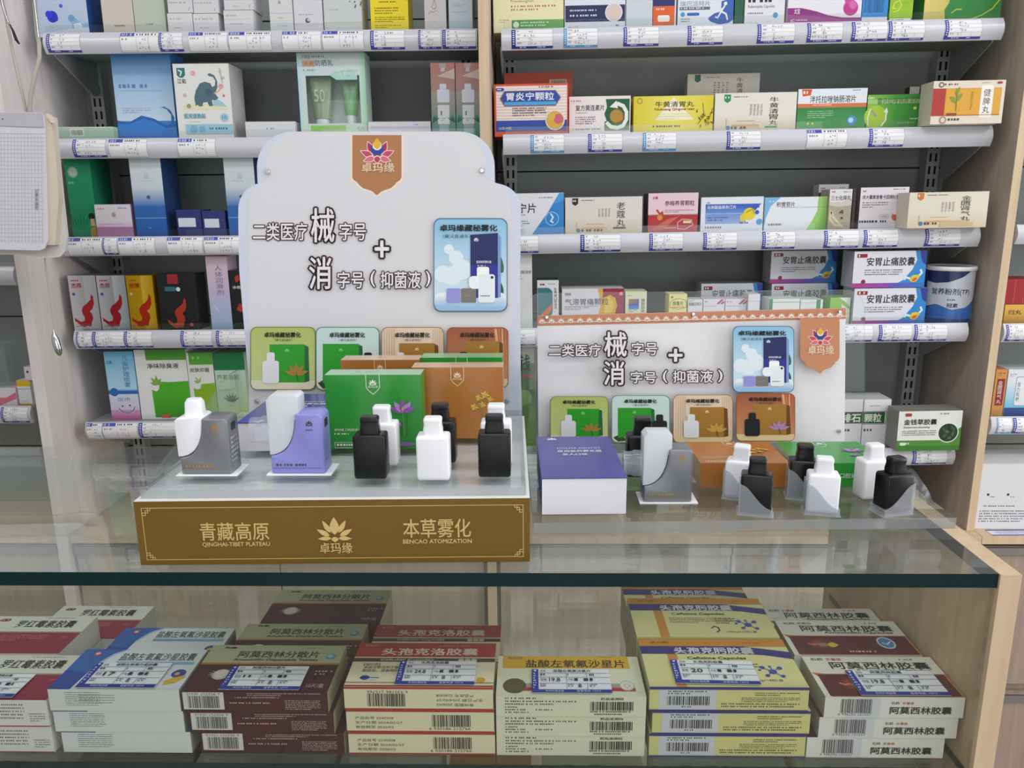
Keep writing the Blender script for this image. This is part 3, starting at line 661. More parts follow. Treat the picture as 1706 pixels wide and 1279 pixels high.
def device(px0, px1, py, Z, mat, kind, label, rz=0.0, gold='b08a3c'):
    """Inhaler base with a concave quarter cut that holds either a white cartridge or a clear elbow mouthpiece."""
    a, b = atZ(px0, py, Z), atZ(px1, py, Z); W = (b - a).length; H = W * 1.14; D = .026
    o = empty('inhaler_device', (a.x, a.y, Z + .0012), label, 'inhaler', 'inhaler devices', rz=rz)
    mb = MB(); mb.box((-.004, -.003, -.0009), (W + .006, D + .003, -.0001), mat=PRINT); mb.build('foot_plate', o)
    cut = [(W * .5 - W * .5 * (1 - math.cos(t)) , H - H * .70 * math.sin(t)) for t in [math.pi / 2 * i / 10 for i in range(11)]]
    cut = [(W * (.5 - .5 * (i / 10) ** 1.9), H - H * .70 * (1 - (1 - i / 10) ** 1.9)) for i in range(11)]
    rd = W * .1; cor = [(W - rd + rd * math.sin(R(9 * k)), H - rd + rd * math.cos(R(9 * k))) for k in range(11)]
    pts = [(0, 0), (W, 0)] + cor[::-1] + cut
    mb = MB(); mb.prism(pts, 0, D, mat=mat)
    f = Face(mb, (0, 0, H), (W, 0, 0), (0, 0, -H), (0, 0, 1, 1)); f.lotus(.76, .16, .07, gold); f.l(.69, .25, .84, .28, 1, gold, .7)
    f.l(.1, .83, .88, .875, 1, gold, .8); f.r(.05, .9, .92, .905, gold)
    body = bevel(mb.build('body', o), .0016)
    mb = MB(); g = Face(mb, (W, 0, H), (0, D, 0), (0, 0, -H)); g.r(.3, .12, .7, .26, '2a2a2e'); g.l(.2, .36, .8, .85, 6, 'c8c9cc' if mat is GREYP else '77a0b0', .5); mb.build('side_label', o)
    e = .0006
    if kind == 'cartridge':
        q = [(x - e * .5, z + e) for x, z in cut]
        pts = [(W * .5, H * 1.0)] + [(W * .42, H * 1.03), (0, H * 1.0), (-W * .06, H * .95), (-W * .045, H * .31)] + q[::-1][:-1]
        pts = pts[::-1]; pts = pts if sum(pts[i][0] * pts[(i + 1) % len(pts)][1] - pts[(i + 1) % len(pts)][0] * pts[i][1] for i in range(len(pts))) > 0 else pts[::-1]
        mb = MB(); mb.prism(pts, .001, D - .001, mat=WHITEP); c = bevel(mb.build('cartridge', o), .001)
        mb = MB(); x0, x1 = W * .1, W * .45; cx = (x0 + x1) / 2; w_ = x1 - x0
        mb.loft([rrect(w_ + .002, .014, .003, H * 1.012, cx, D / 2), rrect(w_, .013, .003, H * 1.06, cx, D / 2), rrect(w_ - .001, .012, .003, H * 1.24, cx, D / 2), rrect(w_ - .004, .009, .003, H * 1.3, cx, D / 2)], mat=WHITEP); mb.build('mouthpiece', c)
    else:
        q = [(x - e, z + e) for x, z in cut]
        pts = [(W * .56, H * 1.0 + e), (W * .56, H * 1.26), (W * .5, H * 1.3), (W * .06, H * 1.3), (-W * .02, H * 1.22), (-W * .02, H * .31)] + q[::-1][:-1]
        pts = pts[::-1] if sum(pts[i][0] * pts[(i + 1) % len(pts)][1] - pts[(i + 1) % len(pts)][0] * pts[i][1] for i in range(len(pts))) < 0 else pts
        mb = MB(); mb.prism(pts, .002, D - .002, mat=FROST); c = bevel(mb.build('elbow_mouthpiece', o), .0022, 3)
        mb = MB(); n = 14; cz = H * .67; rr_ = [(.0135, -.0003), (.0135, -.008), (.0120, -.010), (.0120, -.0185)]
        mb.loft([[(-W * .02 + x, D / 2 + r_ * .72 * math.cos(2 * math.pi * i / n), cz + r_ * math.sin(2 * math.pi * i / n)) for i in range(n)] for r_, x in rr_], mat=CLEARW); mb.build('outlet_tube', c)
    return o
device(303, 386, 792, LZ, GREYP, 'cartridge', 'grey inhaler with white cartridge at the left front of the gold stand')
device(453, 542, 791, LZ, LILAC, 'elbow', 'lilac inhaler with clear elbow mouthpiece on the gold stand', gold='4a3f50')
device(1072, 1152, 838, RZ, GREYP, 'elbow', 'grey inhaler with clear elbow mouthpiece beside the lying purple box')

# ---------------------------------------------------------------- vaporizer cartons
def flower(f, cx, cy, r, c1, c2, stem):
    f.k([(cx, cy), (cx + .01, cy + r * 2.4)], .008, stem); f.k([(cx + .05, cy - r * .8), (cx + .035, cy + r * 2.3)], .005, '33502c')
    for a, L in ((-62, 1), (-30, 1.1), (0, 1.15), (30, 1.1), (58, 1)):
        f.p([(x, y) for x, y in petal(cx, cy + r * .3, a, r * L, r * .42)], c1 if a in (-30, 30) else c2)
    f.p(petal(cx, cy + r * .2, 0, r * .5, r * .12), 'd99a3a')
def carton(px0, px1, py, Z, col, rim, fl, label, standing=True, rz=0.0, top_txt=None):
    a, b = atZ(px0, py, Z), atZ(px1, py, Z); W, H, D = (b - a).length, .0745, .0262
    line = 'e6e8dc' if col.startswith('2') else 'efd9bb'
    art = [('k', [(.43, .0), (.43, .17), (.455, .21), (.5, .26), (.545, .21), (.57, .17), (.57, .0)], .006, line), ('lotus', .5, .11, .042, line), ('t', '卓玛缘', .445, .145, .555, .175, line),
           ('t', '卓玛缘 口腔抑菌液', .07, .72, .36, .755, line), ('l', .07, .785, .3, .81, 1, line, .7), ('k', [(.07, .91), (.36, .91), (.36, .985), (.07, .985)], .004, line, True), ('l', .09, .93, .34, .965, 1, line, .8)]
    def paint(f):
        f.draw(art)
        if fl == 'crocus': flower(f, .8, .46, .16, 'b48ac8', '8a5aa8', '7a9a58'); flower(f, .74, .68, .07, 'a878c0', '8a5aa8', '7a9a58'); f.c(.8, .93, .12, '8a68a4', .03)
        else:
            for x, y, r_ in ((.73, .42, .05), (.8, .38, .06), (.68, .55, .055), (.77, .52, .05), (.86, .44, .045)):
                for k in range(7): f.p(petal(x, y, k * 51, r_, r_ * .5), ('d2b04a', 'b98f2e')[k % 2])
            f.k([(.75, .5), (.8, .9)], .008, '8a7a34')
    mb = MB()
    if standing:
        mb.box((-W / 2, 0, 0), (W / 2, D, H), {'*': col, 't': rim, 'l': rim}, GLOSS); paint(Face(mb, (-W / 2, 0, H), (W, 0, 0), (0, 0, -H), mat=GLOSS))
        g = Face(mb, (-W / 2, D, H), (W, 0, 0), (0, -D, 0), mat=GLOSS); g.l(.3, .3, .8, .6, 1, 'b9a48c', .7)
    else:
        mb.box((-W / 2, 0, 0), (W / 2, H, D), {'*': col, 'l': rim}, GLOSS); paint(Face(mb, (-W / 2, H, D), (W, 0, 0), (0, -H, 0), mat=GLOSS))
        Face(mb, (-W / 2, 0, D), (W, 0, 0), (0, 0, -D), mat=GLOSS).draw([('t', '卓玛缘 口腔抑菌', .26, .42, .74, .62, line)])
    m = (a + b) / 2
    ob = mb.build('vaporizer_carton', None, Matrix.Translation((m.x, m.y, Z + .0005)) @ Matrix.Rotation(rz, 4, 'Z'))
    return tag(ob, label, 'carton', 'vaporizer cartons')
GRN, BRN = '2f9238', 'ad6f36'
carton(548, 705, 748, LZ, GRN, '9cc4a0', 'crocus', 'green carton with purple crocus standing at the front of the gold stand')
carton(690, 839, 731, LZ, BRN, 'cbab90', 'herb', 'brown carton with yellow herb flowers standing right of the green one')
carton(574, 702, 713, LZ, BRN, 'd2b49c', 'herb', 'brown carton peeking over the front green carton, before the board')
carton(705, 838, 708, LZ, GRN, '86b98a', 'crocus', 'green carton peeking over the brown carton, before the board')
carton(1165, 1313, 812, RZ, BRN, 'c9a27c', 'herb', 'brown carton lying flat on the clear stand', False)
carton(1326, 1474, 812, RZ, GRN, 'b8d8b4', 'crocus', 'green carton lying flat behind the bottles on the clear stand', False)
def purple_box(px0, px1, py, Z, H, D, label, rz=0.0):
    a, b = atZ(px0, py, Z), atZ(px1, py, Z); W = (b - a).length; m = (a + b) / 2; mb = MB()
    mb.box((-W / 2, 0, 0), (W / 2, D, H - .0008), {'*': 'e6e3e8', 'l': '4d4a92', 'r': '4d4a92', 'k': '4d4a92'}, PRINT)
    mb.box((-W / 2 - .0004, -.0006, H - .0007), (W / 2 + .0004, D, H), '4f4a9c', GLOSS)
    f = Face(mb, (-W / 2, D, H), (W, 0, 0), (0, -D, 0), mat=GLOSS); f.r(0, 0, 1, 1, '4f4a9c')
    f.lotus(.2, .07, .07, 'eceaf4'); f.t('DOLMA DENTIST', .25, .3, .82, .34, 'd9d8ec'); f.T('医用吸药雾化器', .25, .37, .82, .42, 'eceaf6'); f.T('圣人口城', .3, .45, .62, .5, 'eceaf6')
    tag(mb.build('device_box', None, Matrix.Translation((m.x, m.y, Z + .0005)) @ Matrix.Rotation(rz, 4, 'Z')), label, 'box', 'purple device boxes')
purple_box(903, 1043, 857, RZ, .0365, .134, 'purple-lidded box with white front lying at left of the clear stand', R(1.5))
purple_box(399, 541, 752, LZ, .029, .118, 'purple box lying behind the lilac inhaler on the gold stand')

# ================================================================ boxes on the wall shelves
A = (0, 0, 3.967); B = (400, 0, 3.967); K3 = (800, 0, 3.709); K4 = (1246, 0, 3.709); E = (0, 300, 3.967); F6 = (840, 280, 3.967); G7 = (1246, 280, 3.709)
H8 = (1246, 560, 3.198); I1 = (0, 540, 3.967); S4 = (1560, 380, 3.76); T5 = (1560, 720, 2.288); V3 = (0, 560, 5.81)
GS = {'med': 'medicine boxes on the right bay shelves', 'skin': 'boxes on the left bay shelves', 'far': 'boxes in the outer bays'}
def sbox(cr, x0, y0, x1, y1, key, label, body, deco=(), D=.06, dy=.014, cols=None, mat=None, name='medicine_box', cat='medicine box', grp='med', stack=False, side=None, zx=0.0):
    q = lambda x, y: (cr[0] + x / cr[2], cr[1] + y / cr[2])
    Y = YS + dy; ym = (max(y0, -cr[1] * cr[2]) + y1) / 2
    a, b = atY(*q(x0, ym), Y), atY(*q(x1, ym), Y); xm = (x0 + x1) / 2; X = (a.x + b.x) / 2
    z = atY(*q(xm, y1), Y).z if stack else (shz(key, X) if key else BZ)
    z += zx; H = atY(*q(xm, y0), Y).z - z - .0006; ry = SH[key]['ry'] if key else 0
    bo = q(xm, y1)[1]; zb = atY(*q(xm, y0), Y).z      # printing follows the box: the row at the hidden foot is recomputed
    yb = y1 if stack else y0 + (y1 - y0)
    mb = carton_mesh((b - a).length - .0004, H, D, body, deco, (x0, y0, x1, yb), cols, mat=mat, side=side)
    o = mb.build(name, None, Matrix.Translation((X, Y, z + .0006)) @ Matrix.Rotation(ry, 4, 'Y'))
    return tag(o, label, cat, GS[grp])
def L_(*a, **k): return sbox(*a, grp='skin', name=k.pop('name', 'carton'), cat=k.pop('cat', 'carton'), **k)
WH = 'e8e6e9'; TX = '6a6a72'; BK = '1e1e22'
# --- left bay, top shelf
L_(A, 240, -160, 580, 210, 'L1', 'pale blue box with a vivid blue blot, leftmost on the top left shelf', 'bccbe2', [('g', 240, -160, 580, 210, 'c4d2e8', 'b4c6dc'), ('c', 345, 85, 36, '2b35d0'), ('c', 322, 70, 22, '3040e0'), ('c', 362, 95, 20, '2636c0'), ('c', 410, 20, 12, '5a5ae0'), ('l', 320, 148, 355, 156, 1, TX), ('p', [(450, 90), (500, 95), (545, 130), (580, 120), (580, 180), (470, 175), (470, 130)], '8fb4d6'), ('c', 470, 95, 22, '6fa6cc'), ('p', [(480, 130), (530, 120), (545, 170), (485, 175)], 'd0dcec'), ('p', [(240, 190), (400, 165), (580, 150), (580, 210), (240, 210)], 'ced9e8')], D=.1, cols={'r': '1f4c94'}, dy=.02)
L_(A, 675, -200, 882, 212, 'L1', 'tall beige box beside the pale blue one, top left shelf', 'd2c8bd', [('l', 750, 140, 822, 150, 1, '3a3a3a', .8)], D=.07, dy=.02)
L_(A, 886, -200, 1092, 212, 'L1', 'tall sage grey box beside the beige one, top left shelf', 'bfc7ba', [('l', 960, 132, 1035, 142, 1, '3a3a3a', .8)], D=.07, dy=.02)
def wst(cr, x0, x1, ym, lab, up=-60, deco=()):
    L_(cr, x0, ym, x1, 208, 'L1', 'lower ' + lab, 'dcdbde', [('l', x0 + 15, ym + 25, x1 - 15, ym + 40, 1, 'b3b0a8', .6), ('l', x0 + 40, ym + 75, x1 - 40, ym + 85, 1, 'a0a0a8', .6), ('r', x0, ym + 50, x1, ym + 52, 'c9c2b4')], D=.05)
    L_(cr, x0, up, x1, ym - 1, 'L1', 'upper ' + lab, 'd8d7db', [('l', x0 + 10, ym - 75, x1 - 12, ym - 60, 1, '9a9aa6', .6), ('k', [(x1 - 30, ym - 15), (x1 - 22, ym - 38)], 3, '8a8a98')] + list(deco), D=.05, stack=True)
wst(A, 1108, 1274, 88, 'small white box of the first stacked pair, top left shelf')
wst(A, 1278, 1445, 90, 'small white box of the second stacked pair, top left shelf')
wst(A, 1480, 1676, 68, 'small white box of the third stacked pair, top left shelf', deco=[('l', 1540, 40, 1620, 50, 1, '8a8a98')])
L_(B, 195, -120, 350, 205, 'L1', 'white box with thin yellow line, middle of the top left shelf', 'd9d9dc', [('r', 195, 72, 350, 75, 'a8b4b0'), ('r', 195, 118, 350, 122, 'd8d49a'), ('l', 250, 100, 300, 110, 1, 'a8a68a'), ('l', 245, 150, 310, 160, 1, 'a8a68a'), ('t', '&', 255, -5, 275, 15, '6a7a78')], D=.05)
L_(B, 355, -120, 546, 205, 'L1', 'whitish lilac box with round emblem, middle of the top left shelf', 'dad8de', [('r', 355, 145, 546, 148, 'bab8c0'), ('c', 445, 120, 16, '54545c'), ('c', 450, 116, 10, 'c8c6cc'), ('l', 385, 80, 510, 92, 1, '9a98a2', .5)], D=.05)
L_(B, 553, -140, 805, 205, 'L1', 'silvery box with dark speckles left of the yellow box, top left shelf', 'cfd3d3', [('r', 553, 130, 805, 134, 'c9cc7a')] + [('c', 730 + (i * 37) % 75, 2 + (i * 23) % 42, 4, '54525a') for i in range(14)] + [('l', 580, 50, 700, 60, 1, 'b0b4b6')], D=.06)
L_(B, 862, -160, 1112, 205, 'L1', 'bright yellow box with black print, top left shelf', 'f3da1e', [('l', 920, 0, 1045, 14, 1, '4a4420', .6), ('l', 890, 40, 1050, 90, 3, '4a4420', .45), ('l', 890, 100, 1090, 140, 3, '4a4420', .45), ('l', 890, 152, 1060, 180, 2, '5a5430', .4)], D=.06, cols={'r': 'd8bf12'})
L_(B, 1218, -140, 1362, 205, 'L1', 'pinkish white box with drop outline, right part of top left shelf', 'd8d3d3', [('k', [(1285, -20), (1280, 15), (1268, 35), (1275, 50), (1292, 50), (1298, 35), (1290, 15), (1285, -20)], 3, '9a6a60'), ('k', [(1245, 85), (1262, 65), (1275, 72), (1305, 60)], 3, 'a8786a'), ('l', 1275, 130, 1310, 140, 1, '8a8a90')], D=.06)
L_(B, 1378, -140, 1536, 205, 'L1', 'pale blue grey box at the right end of top left shelf', 'c6d0d8', [('r', 1395, 70, 1500, 74, '9ab0c4'), ('g', 1378, 110, 1536, 205, 'c6d0d8', 'a9c4d4'), ('l', 1400, 20, 1500, 40, 2, 'a2b0bc')], D=.06)
# --- left bay, second shelf
L_(A, 378, 838, 752, 918, 'L2', 'flat pale green box at left end of the second left shelf', 'b0cbb6', [('r', 462, 848, 556, 892, 'dfe4dc'), ('b', 470, 855, 548, 885, '6a7a70'), ('g', 378, 838, 752, 848, 'cfe0d2', 'b0cbb6')], D=.08)
L_(A, 756, 345, 1146, 912, 'L2', 'tall blue box with breaking wave picture, second left shelf', '3f84c8', [('g', 756, 345, 1146, 600, '4a90cc', 'a9c8e4'), ('g', 756, 600, 1146, 780, 'a9c8e4', 'c8dcec'), ('l', 790, 545, 1062, 575, 1, '5f84b4', .8), ('r', 790, 585, 1072, 589, '86a8cc'), ('l', 800, 695, 985, 735, 3, '98a4bc', .55),
   ('p', [(756, 775), (830, 790), (920, 745), (1000, 765), (1080, 810), (1115, 800), (1118, 740), (1090, 705), (1062, 695), (1040, 700), (1075, 688), (1115, 712), (1138, 760), (1132, 800), (1146, 790), (1146, 912), (756, 912)], '2f66b4'), ('p', [(756, 800), (840, 800), (930, 765), (1000, 785), (1080, 830), (1146, 815), (1146, 912), (756, 912)], '3f80d0'), ('g', 756, 850, 1146, 912, '3f80d0', '2a68c0')], D=.06, dy=.03)
ele = [(1290, 690), (1285, 640), (1300, 590), (1330, 545), (1365, 535), (1400, 545), (1410, 570), (1428, 560), (1435, 530), (1420, 505), (1395, 500), (1385, 488), (1400, 480), (1430, 495), (1445, 530), (1445, 570), (1425, 610), (1445, 640), (1425, 655), (1400, 650), (1405, 690), (1380, 692), (1370, 665), (1340, 668), (1335, 692), (1310, 692), (1305, 680)]
L_(A, 1160, 420, 1528, 912, 'L2', 'white box with grey elephant drawing, second left shelf', 'e6e6e2', [('r', 1183, 446, 1238, 492, '2f7a76'), ('p', [(1183, 492), (1238, 492), (1222, 508), (1200, 508)], '2f7a76'), ('k', [(1195, 460), (1215, 470), (1205, 495)], 8, 'e6ece8'), ('t', '江佑', 1183, 515, 1240, 545, BK, .03), ('p', [(1205, 690), (1300, 670), (1420, 680), (1500, 695), (1500, 712), (1205, 712)], 'e8e2bc'), ('p', ele, '54707c'), ('c', 1385, 600, 22, '486470'), ('p', [(1405, 690), (1410, 655), (1440, 650), (1470, 665), (1495, 695)], 'a4ccd8'),
   ('c', 1290, 480, 16, 'e8b0a8'), ('c', 1468, 565, 16, 'e2a09c'), ('k', [(1420, 610), (1450, 595), (1470, 570)], 8, 'e8a898'), ('c', 1225, 620, 12, 'dcb4cc'), ('c', 1482, 625, 8, 'd06a6a'), ('k', [(1468, 450), (1480, 545)], 4, '9aa4a8'), ('c', 1470, 470, 9, 'b8c0c4'), ('c', 1488, 510, 9, 'b8c0c4'), ('c', 1245, 690, 14, '9aa468'), ('T', '医用退热贴', 1208, 738, 1350, 770, '6fb4c8'), ('c', 1475, 765, 26, 'a8cce0'), ('t', '10', 1460, 752, 1490, 775, '3a6a9a'), ('l', 1240, 790, 1350, 798, 1, 'a8a8a8'),
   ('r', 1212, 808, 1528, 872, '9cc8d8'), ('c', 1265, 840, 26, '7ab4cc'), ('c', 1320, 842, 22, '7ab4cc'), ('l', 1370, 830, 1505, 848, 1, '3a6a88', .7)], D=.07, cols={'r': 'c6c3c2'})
L_(B, 36, 803, 366, 912, 'L2', 'flat white box left of the windowed sunscreen pack, second left shelf', 'dcdcde', [('l', 175, 840, 240, 862, 1, 'a8a8ae')], D=.08)
L_(B, 846, 803, 1260, 912, 'L2', 'flat white box right of the windowed sunscreen pack, second left shelf', 'dcdae2', [('r', 860, 832, 1250, 850, 'c9c6d6'), ('l', 1150, 820, 1205, 832, 1, '8a7ab0')], D=.08)
# windowed pack with two tubes
def sunscreen():
    q = lambda x, y: (400 + x / 3.967, y / 3.967); Y = YS + .02; D = .05
    a, b = atY(*q(388, 620), Y), atY(*q(832, 620), Y); z = shz('L2', (a.x + b.x) / 2) + .0006; H = atY(*q(610, 345), Y).z - z; W = (b - a).length
    o = empty('sunscreen_pack', ((a.x + b.x) / 2, Y, z), 'pale green sunscreen pack with window showing two tubes, second left shelf', 'sunscreen pack', GS['skin'])
    bx = (388, 345, 832, 905); mp = lambda x, y: (-W / 2 + (x - 388) / 444 * W, H - (y - 345) / 560 * H)
    mb = MB(); c = {'*': 'c8d8d0', 'r': 'd4e4da'}; mb.box((-W / 2, 0, 0), (W / 2, D, H), c, skip='f'); mb.box((-W / 2 + .001, D - .003, .001), (W / 2 - .001, D - .002, H - .001), 'e4eae6')
    (x0, z1), (x1, z0) = mp(440, 492), mp(792, 800)
    for p, q_ in (((-W / 2, 0), (W / 2, z0)), ((-W / 2, z1), (W / 2, H)), ((-W / 2, z0), (x0, z1)), ((x1, z0), (W / 2, z1))):
        mb.face([(p[0], 0, p[1]), (q_[0], 0, p[1]), (q_[0], 0, q_[1]), (p[0], 0, q_[1])], 'cddcd8')
    f = Face(mb, (-W / 2, 0, H), (W, 0, 0), (0, 0, -H), bx)
    f.g(388, 345, 430, 905, 'b4dce0', 'd4dcd8', 'h'); f.g(795, 345, 832, 905, 'c8e0d4', '9ad8ac', 'h'); f.g(430, 345, 795, 488, 'c4dcdc', 'd8dedc', 'h')
    f.t('不晒斑', 418, 362, 478, 385, '5a5a5e'); f.l(485, 365, 625, 382, 1, '8a8a90', .7); f.r(422, 395, 505, 435, 'd6aa94'); f.t('清爽', 428, 400, 500, 430, 'b87a64'); f.t('防晒乳', 508, 392, 625, 432, '44464a'); f.l(425, 450, 620, 470, 1, '98a4a4', .6)
    f.p([(600, 490), (640, 520), (780, 520), (780, 455), (640, 460)], 'a8dcd0'); f.t('买1送1', 640, 458, 772, 500, 'e2e4e6', .05); f.g(400, 806, 832, 905, 'ccdcd0', 'b8dca8'); f.g(455, 812, 690, 870, '8cc860', 'a4cc88', 'h'); f.t('50', 765, 825, 808, 862, '9ab0a0')
    mb.build('carton', o)
    mb = MB(); mb.box((x0, .0003, z0), (x1, .0006, z1), mat=ACRY); mb.build('window_film', o)
    for nm, xc, wt, zt, zb, c0, c1, lab in (('tube', 518, 150, 494, 765, 'aebca0', '94a884', 'large pale green sunscreen tube inside the windowed pack'), ('tube', 715, 112, 525, 742, 'a4c8a8', '4fae48', 'small bright green sunscreen tube inside the windowed pack')):
        (xa, za), (xb, zz) = mp(xc - wt / 2, zt), mp(xc + wt / 2, zb); X = (xa + xb) / 2; w_ = xb - xa; yc = .02; n = 16
        t_ = empty('sunscreen_tube', (o.location.x + X, o.location.y + yc, z + .0025), lab, 'tube', 'sunscreen tubes')
        def ring(k, h, zl): return [(w_ / 2 * k * math.cos(2 * math.pi * i / n), h * math.sin(2 * math.pi * i / n), zl) for i in range(n)]
        zb_ = zz - .0025; zt_ = za - .0025
        mb = MB(); prev = None; N = 6
        rs = [ring(.74 + .26 * (i / N), .013 - .0115 * (i / N), zb_ + (zt_ - zb_) * i / N) for i in range(N + 1)]
        for i in range(N):
            t = i / (N - 1); ca, cb = C(c1), C(c0); mb.loft([rs[i], rs[i + 1]], mat=GLOSS, cap=(i in (0, N - 1)))
            col = tuple(ca[j] + (cb[j] - ca[j]) * t for j in range(3)); nn = len(mb.c)
            k0 = prev or 0; mb.c[k0:nn] = [col] * (nn - k0); prev = nn
        if wt > 120:
            g = Face(mb, (-w_ * .4, -.0135, zt_ * .92), (w_ * .8, 0, 0), (0, 0, -zt_ * .4), mat=GLOSS); g.t('50', .2, .3, .8, .8, 'd6dcc8')
        mb.build('tube_body', t_)
        mb = MB(); mb.loft([ring(.56, .012, 0), ring(.6, .0125, zb_ * .5), ring(.6, .0125, zb_ - .0004)], mat=WHITEP); mb.build('cap', t_)
sunscreen()
for x0, x1, lab in ((1262, 1421, 'pink and teal serum box, left one of the pair'), (1425, 1586, 'pink and teal serum box, right one of the pair')):
    m = (x0 + x1) / 2
    L_(B, x0, 414, x1, 905, 'L2', lab + ', right end of second left shelf', 'a86a60', [('g', x0, 414, x1, 600, 'b87a74', 'a88a84'), ('g', x0, 600, x1, 905, 'a89a94', '2f8c7c'), ('p', [(x0 + 40, 500), (x1, 450), (x1, 520)], 'ceb8ae'), ('r', m - 22, 418, m + 22, 445, 'b0a8a4'), ('r', m - 12, 445, m + 14, 470, 'c4c0be'),
       ('rr', m - 22, 548, m + 22, 590, 6, 'd4d8e2'), ('rr', m - 40, 585, m + 42, 670, 8, 'd6dae4'), ('r', m - 38, 685, m + 40, 810, 'd9dcdf'), ('l', m - 18, 725, m + 24, 755, 1, '4a5a58', .9), ('l', m - 14, 770, m + 20, 795, 2, '8a9a98'), ('r', m - 30, 812, m + 34, 870, '98b4b0')] + [('p', petal(x0 + 5, 800, 20 + 18 * i, 60, 10), '1f6a54') for i in range(3)] + [('p', petal(x1 - 5, 800, -20 - 18 * i, 60, 10), '1f6a54') for i in range(3)], D=.055, cols={'l': '8a5a54'})
# --- left bay, third shelf
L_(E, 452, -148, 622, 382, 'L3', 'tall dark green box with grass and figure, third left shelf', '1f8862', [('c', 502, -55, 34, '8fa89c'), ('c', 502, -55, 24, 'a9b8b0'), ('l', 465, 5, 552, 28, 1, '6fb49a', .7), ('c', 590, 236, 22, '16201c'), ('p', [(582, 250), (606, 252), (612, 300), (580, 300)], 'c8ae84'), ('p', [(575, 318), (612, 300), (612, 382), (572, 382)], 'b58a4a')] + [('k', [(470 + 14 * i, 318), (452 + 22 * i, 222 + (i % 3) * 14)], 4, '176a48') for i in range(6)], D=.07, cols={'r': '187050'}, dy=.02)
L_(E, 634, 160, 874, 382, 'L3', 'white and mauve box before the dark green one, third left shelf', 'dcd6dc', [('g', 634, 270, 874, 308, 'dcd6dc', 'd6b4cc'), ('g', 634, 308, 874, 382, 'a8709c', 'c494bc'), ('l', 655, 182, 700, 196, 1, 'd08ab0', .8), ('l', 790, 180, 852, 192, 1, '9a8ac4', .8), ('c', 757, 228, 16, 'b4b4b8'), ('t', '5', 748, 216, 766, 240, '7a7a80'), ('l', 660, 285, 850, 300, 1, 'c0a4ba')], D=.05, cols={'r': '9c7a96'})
def bluewhite(x0, x1, y1, lab):
    m = (x0 + x1) / 2
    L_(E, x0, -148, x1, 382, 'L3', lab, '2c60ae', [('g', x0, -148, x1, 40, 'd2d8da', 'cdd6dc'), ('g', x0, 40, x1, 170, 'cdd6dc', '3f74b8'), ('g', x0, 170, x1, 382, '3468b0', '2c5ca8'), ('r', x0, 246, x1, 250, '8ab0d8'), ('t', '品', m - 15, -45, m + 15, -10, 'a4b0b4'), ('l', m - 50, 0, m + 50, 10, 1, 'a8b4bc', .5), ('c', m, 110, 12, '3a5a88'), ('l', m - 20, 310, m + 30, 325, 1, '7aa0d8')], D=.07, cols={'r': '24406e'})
bluewhite(878, 1086, 0, 'tall white to blue faded box behind the mauve one, third left shelf')
bluewhite(1496, 1694, 0, 'tall white to blue faded box beside the scalloped board, third left shelf')
for x0, x1, y0, q, lab in ((1170, 1334, 195, (1180, 250, 1295, 310), 'small navy box with white sticker, left of the two'), (1340, 1492, 202, (1352, 256, 1450, 316), 'small navy box with white sticker, right of the two')):
    L_(E, x0, y0, x1, 382, 'L3', lab + ' on third left shelf', '2f3674', [('r', x0, 262, x1, 265, '4a5290'), ('r', *q, 'd8dae2')], D=.05, cols={'t': '3a4284'})
# --- left bay, fourth shelf
def dragon(x, y, s, c): return ('p', [(x + a * s, y + b * s) for a, b in ((0, 92), (10, 100), (28, 112), (44, 108), (48, 92), (40, 74), (38, 56), (50, 38), (68, 26), (84, 10), (90, -16), (98, -4), (98, 30), (88, 52), (74, 64), (84, 76), (86, 96), (76, 120), (72, 136), (58, 130), (40, 138), (24, 130), (12, 116), (2, 110))], c)
for x0, x1, body, dc, lab, tc in ((470, 652, 'c2c0c6', 'b83238', 'silver foil box with red dragon swirl, leftmost on the fourth left shelf', 'c03a40'), (657, 845, 'aab0b8', 'b02a32', 'silver foil box with red dragon swirl, beside the gold one', 'b83a42'), (850, 1026, 'd6a81c', 'c8381e', 'gold foil box with red dragon swirl, fourth left shelf', 'c8521e')):
    L_(E, x0, 630, x1, 1002, 'L4', lab, body, [('g', x0, 630, x0 + (x1 - x0) * .55, 1002, 'd8d6da' if body[0] != 'd' else 'c89a18', body, 'h'), ('g', x0 + (x1 - x0) * .55, 630, x1, 1002, 'd0d4da' if body[0] != 'd' else 'f0cc48', body, 'h'), dragon(x0 + 10, 775, 1.45, dc), ('T', '杰邦' if body[0] != 'd' else '超薄', x0 + 18, 680, x0 + 84, 712, tc), ('l', x0 + 20, 658, x0 + 76, 672, 1, tc, .7), ('c', x0 + 26, 752, 10, '3f6ab4' if body[0] != 'd' else 'e8dc9a'), ('l', x0 + 15, 965, x1 - 30, 978, 1, '8a7a7a', .5)], D=.05, mat=FOIL)
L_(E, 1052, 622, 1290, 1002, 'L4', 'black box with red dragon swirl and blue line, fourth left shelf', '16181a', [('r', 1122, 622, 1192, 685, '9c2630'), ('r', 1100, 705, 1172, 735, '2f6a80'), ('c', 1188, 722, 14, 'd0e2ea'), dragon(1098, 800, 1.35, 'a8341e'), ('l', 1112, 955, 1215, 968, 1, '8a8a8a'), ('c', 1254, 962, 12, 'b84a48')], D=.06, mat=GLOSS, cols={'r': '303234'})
L_(E, 1380, 502, 1520, 1002, 'L4', 'tall pink to blue faded box with vertical print, fourth left shelf', 'd0b4c4', [('g', 1380, 502, 1520, 760, 'd6b8c4', 'c4b4d0'), ('g', 1380, 760, 1520, 1002, 'bcb8d8', '9cb4d4'), ('v', '人体润滑剂', 1434, 560, 1482, 765, '6a6a88'), ('k', [(1410, 830), (1425, 860), (1440, 870)], 4, 'e2e2f0')], D=.05)
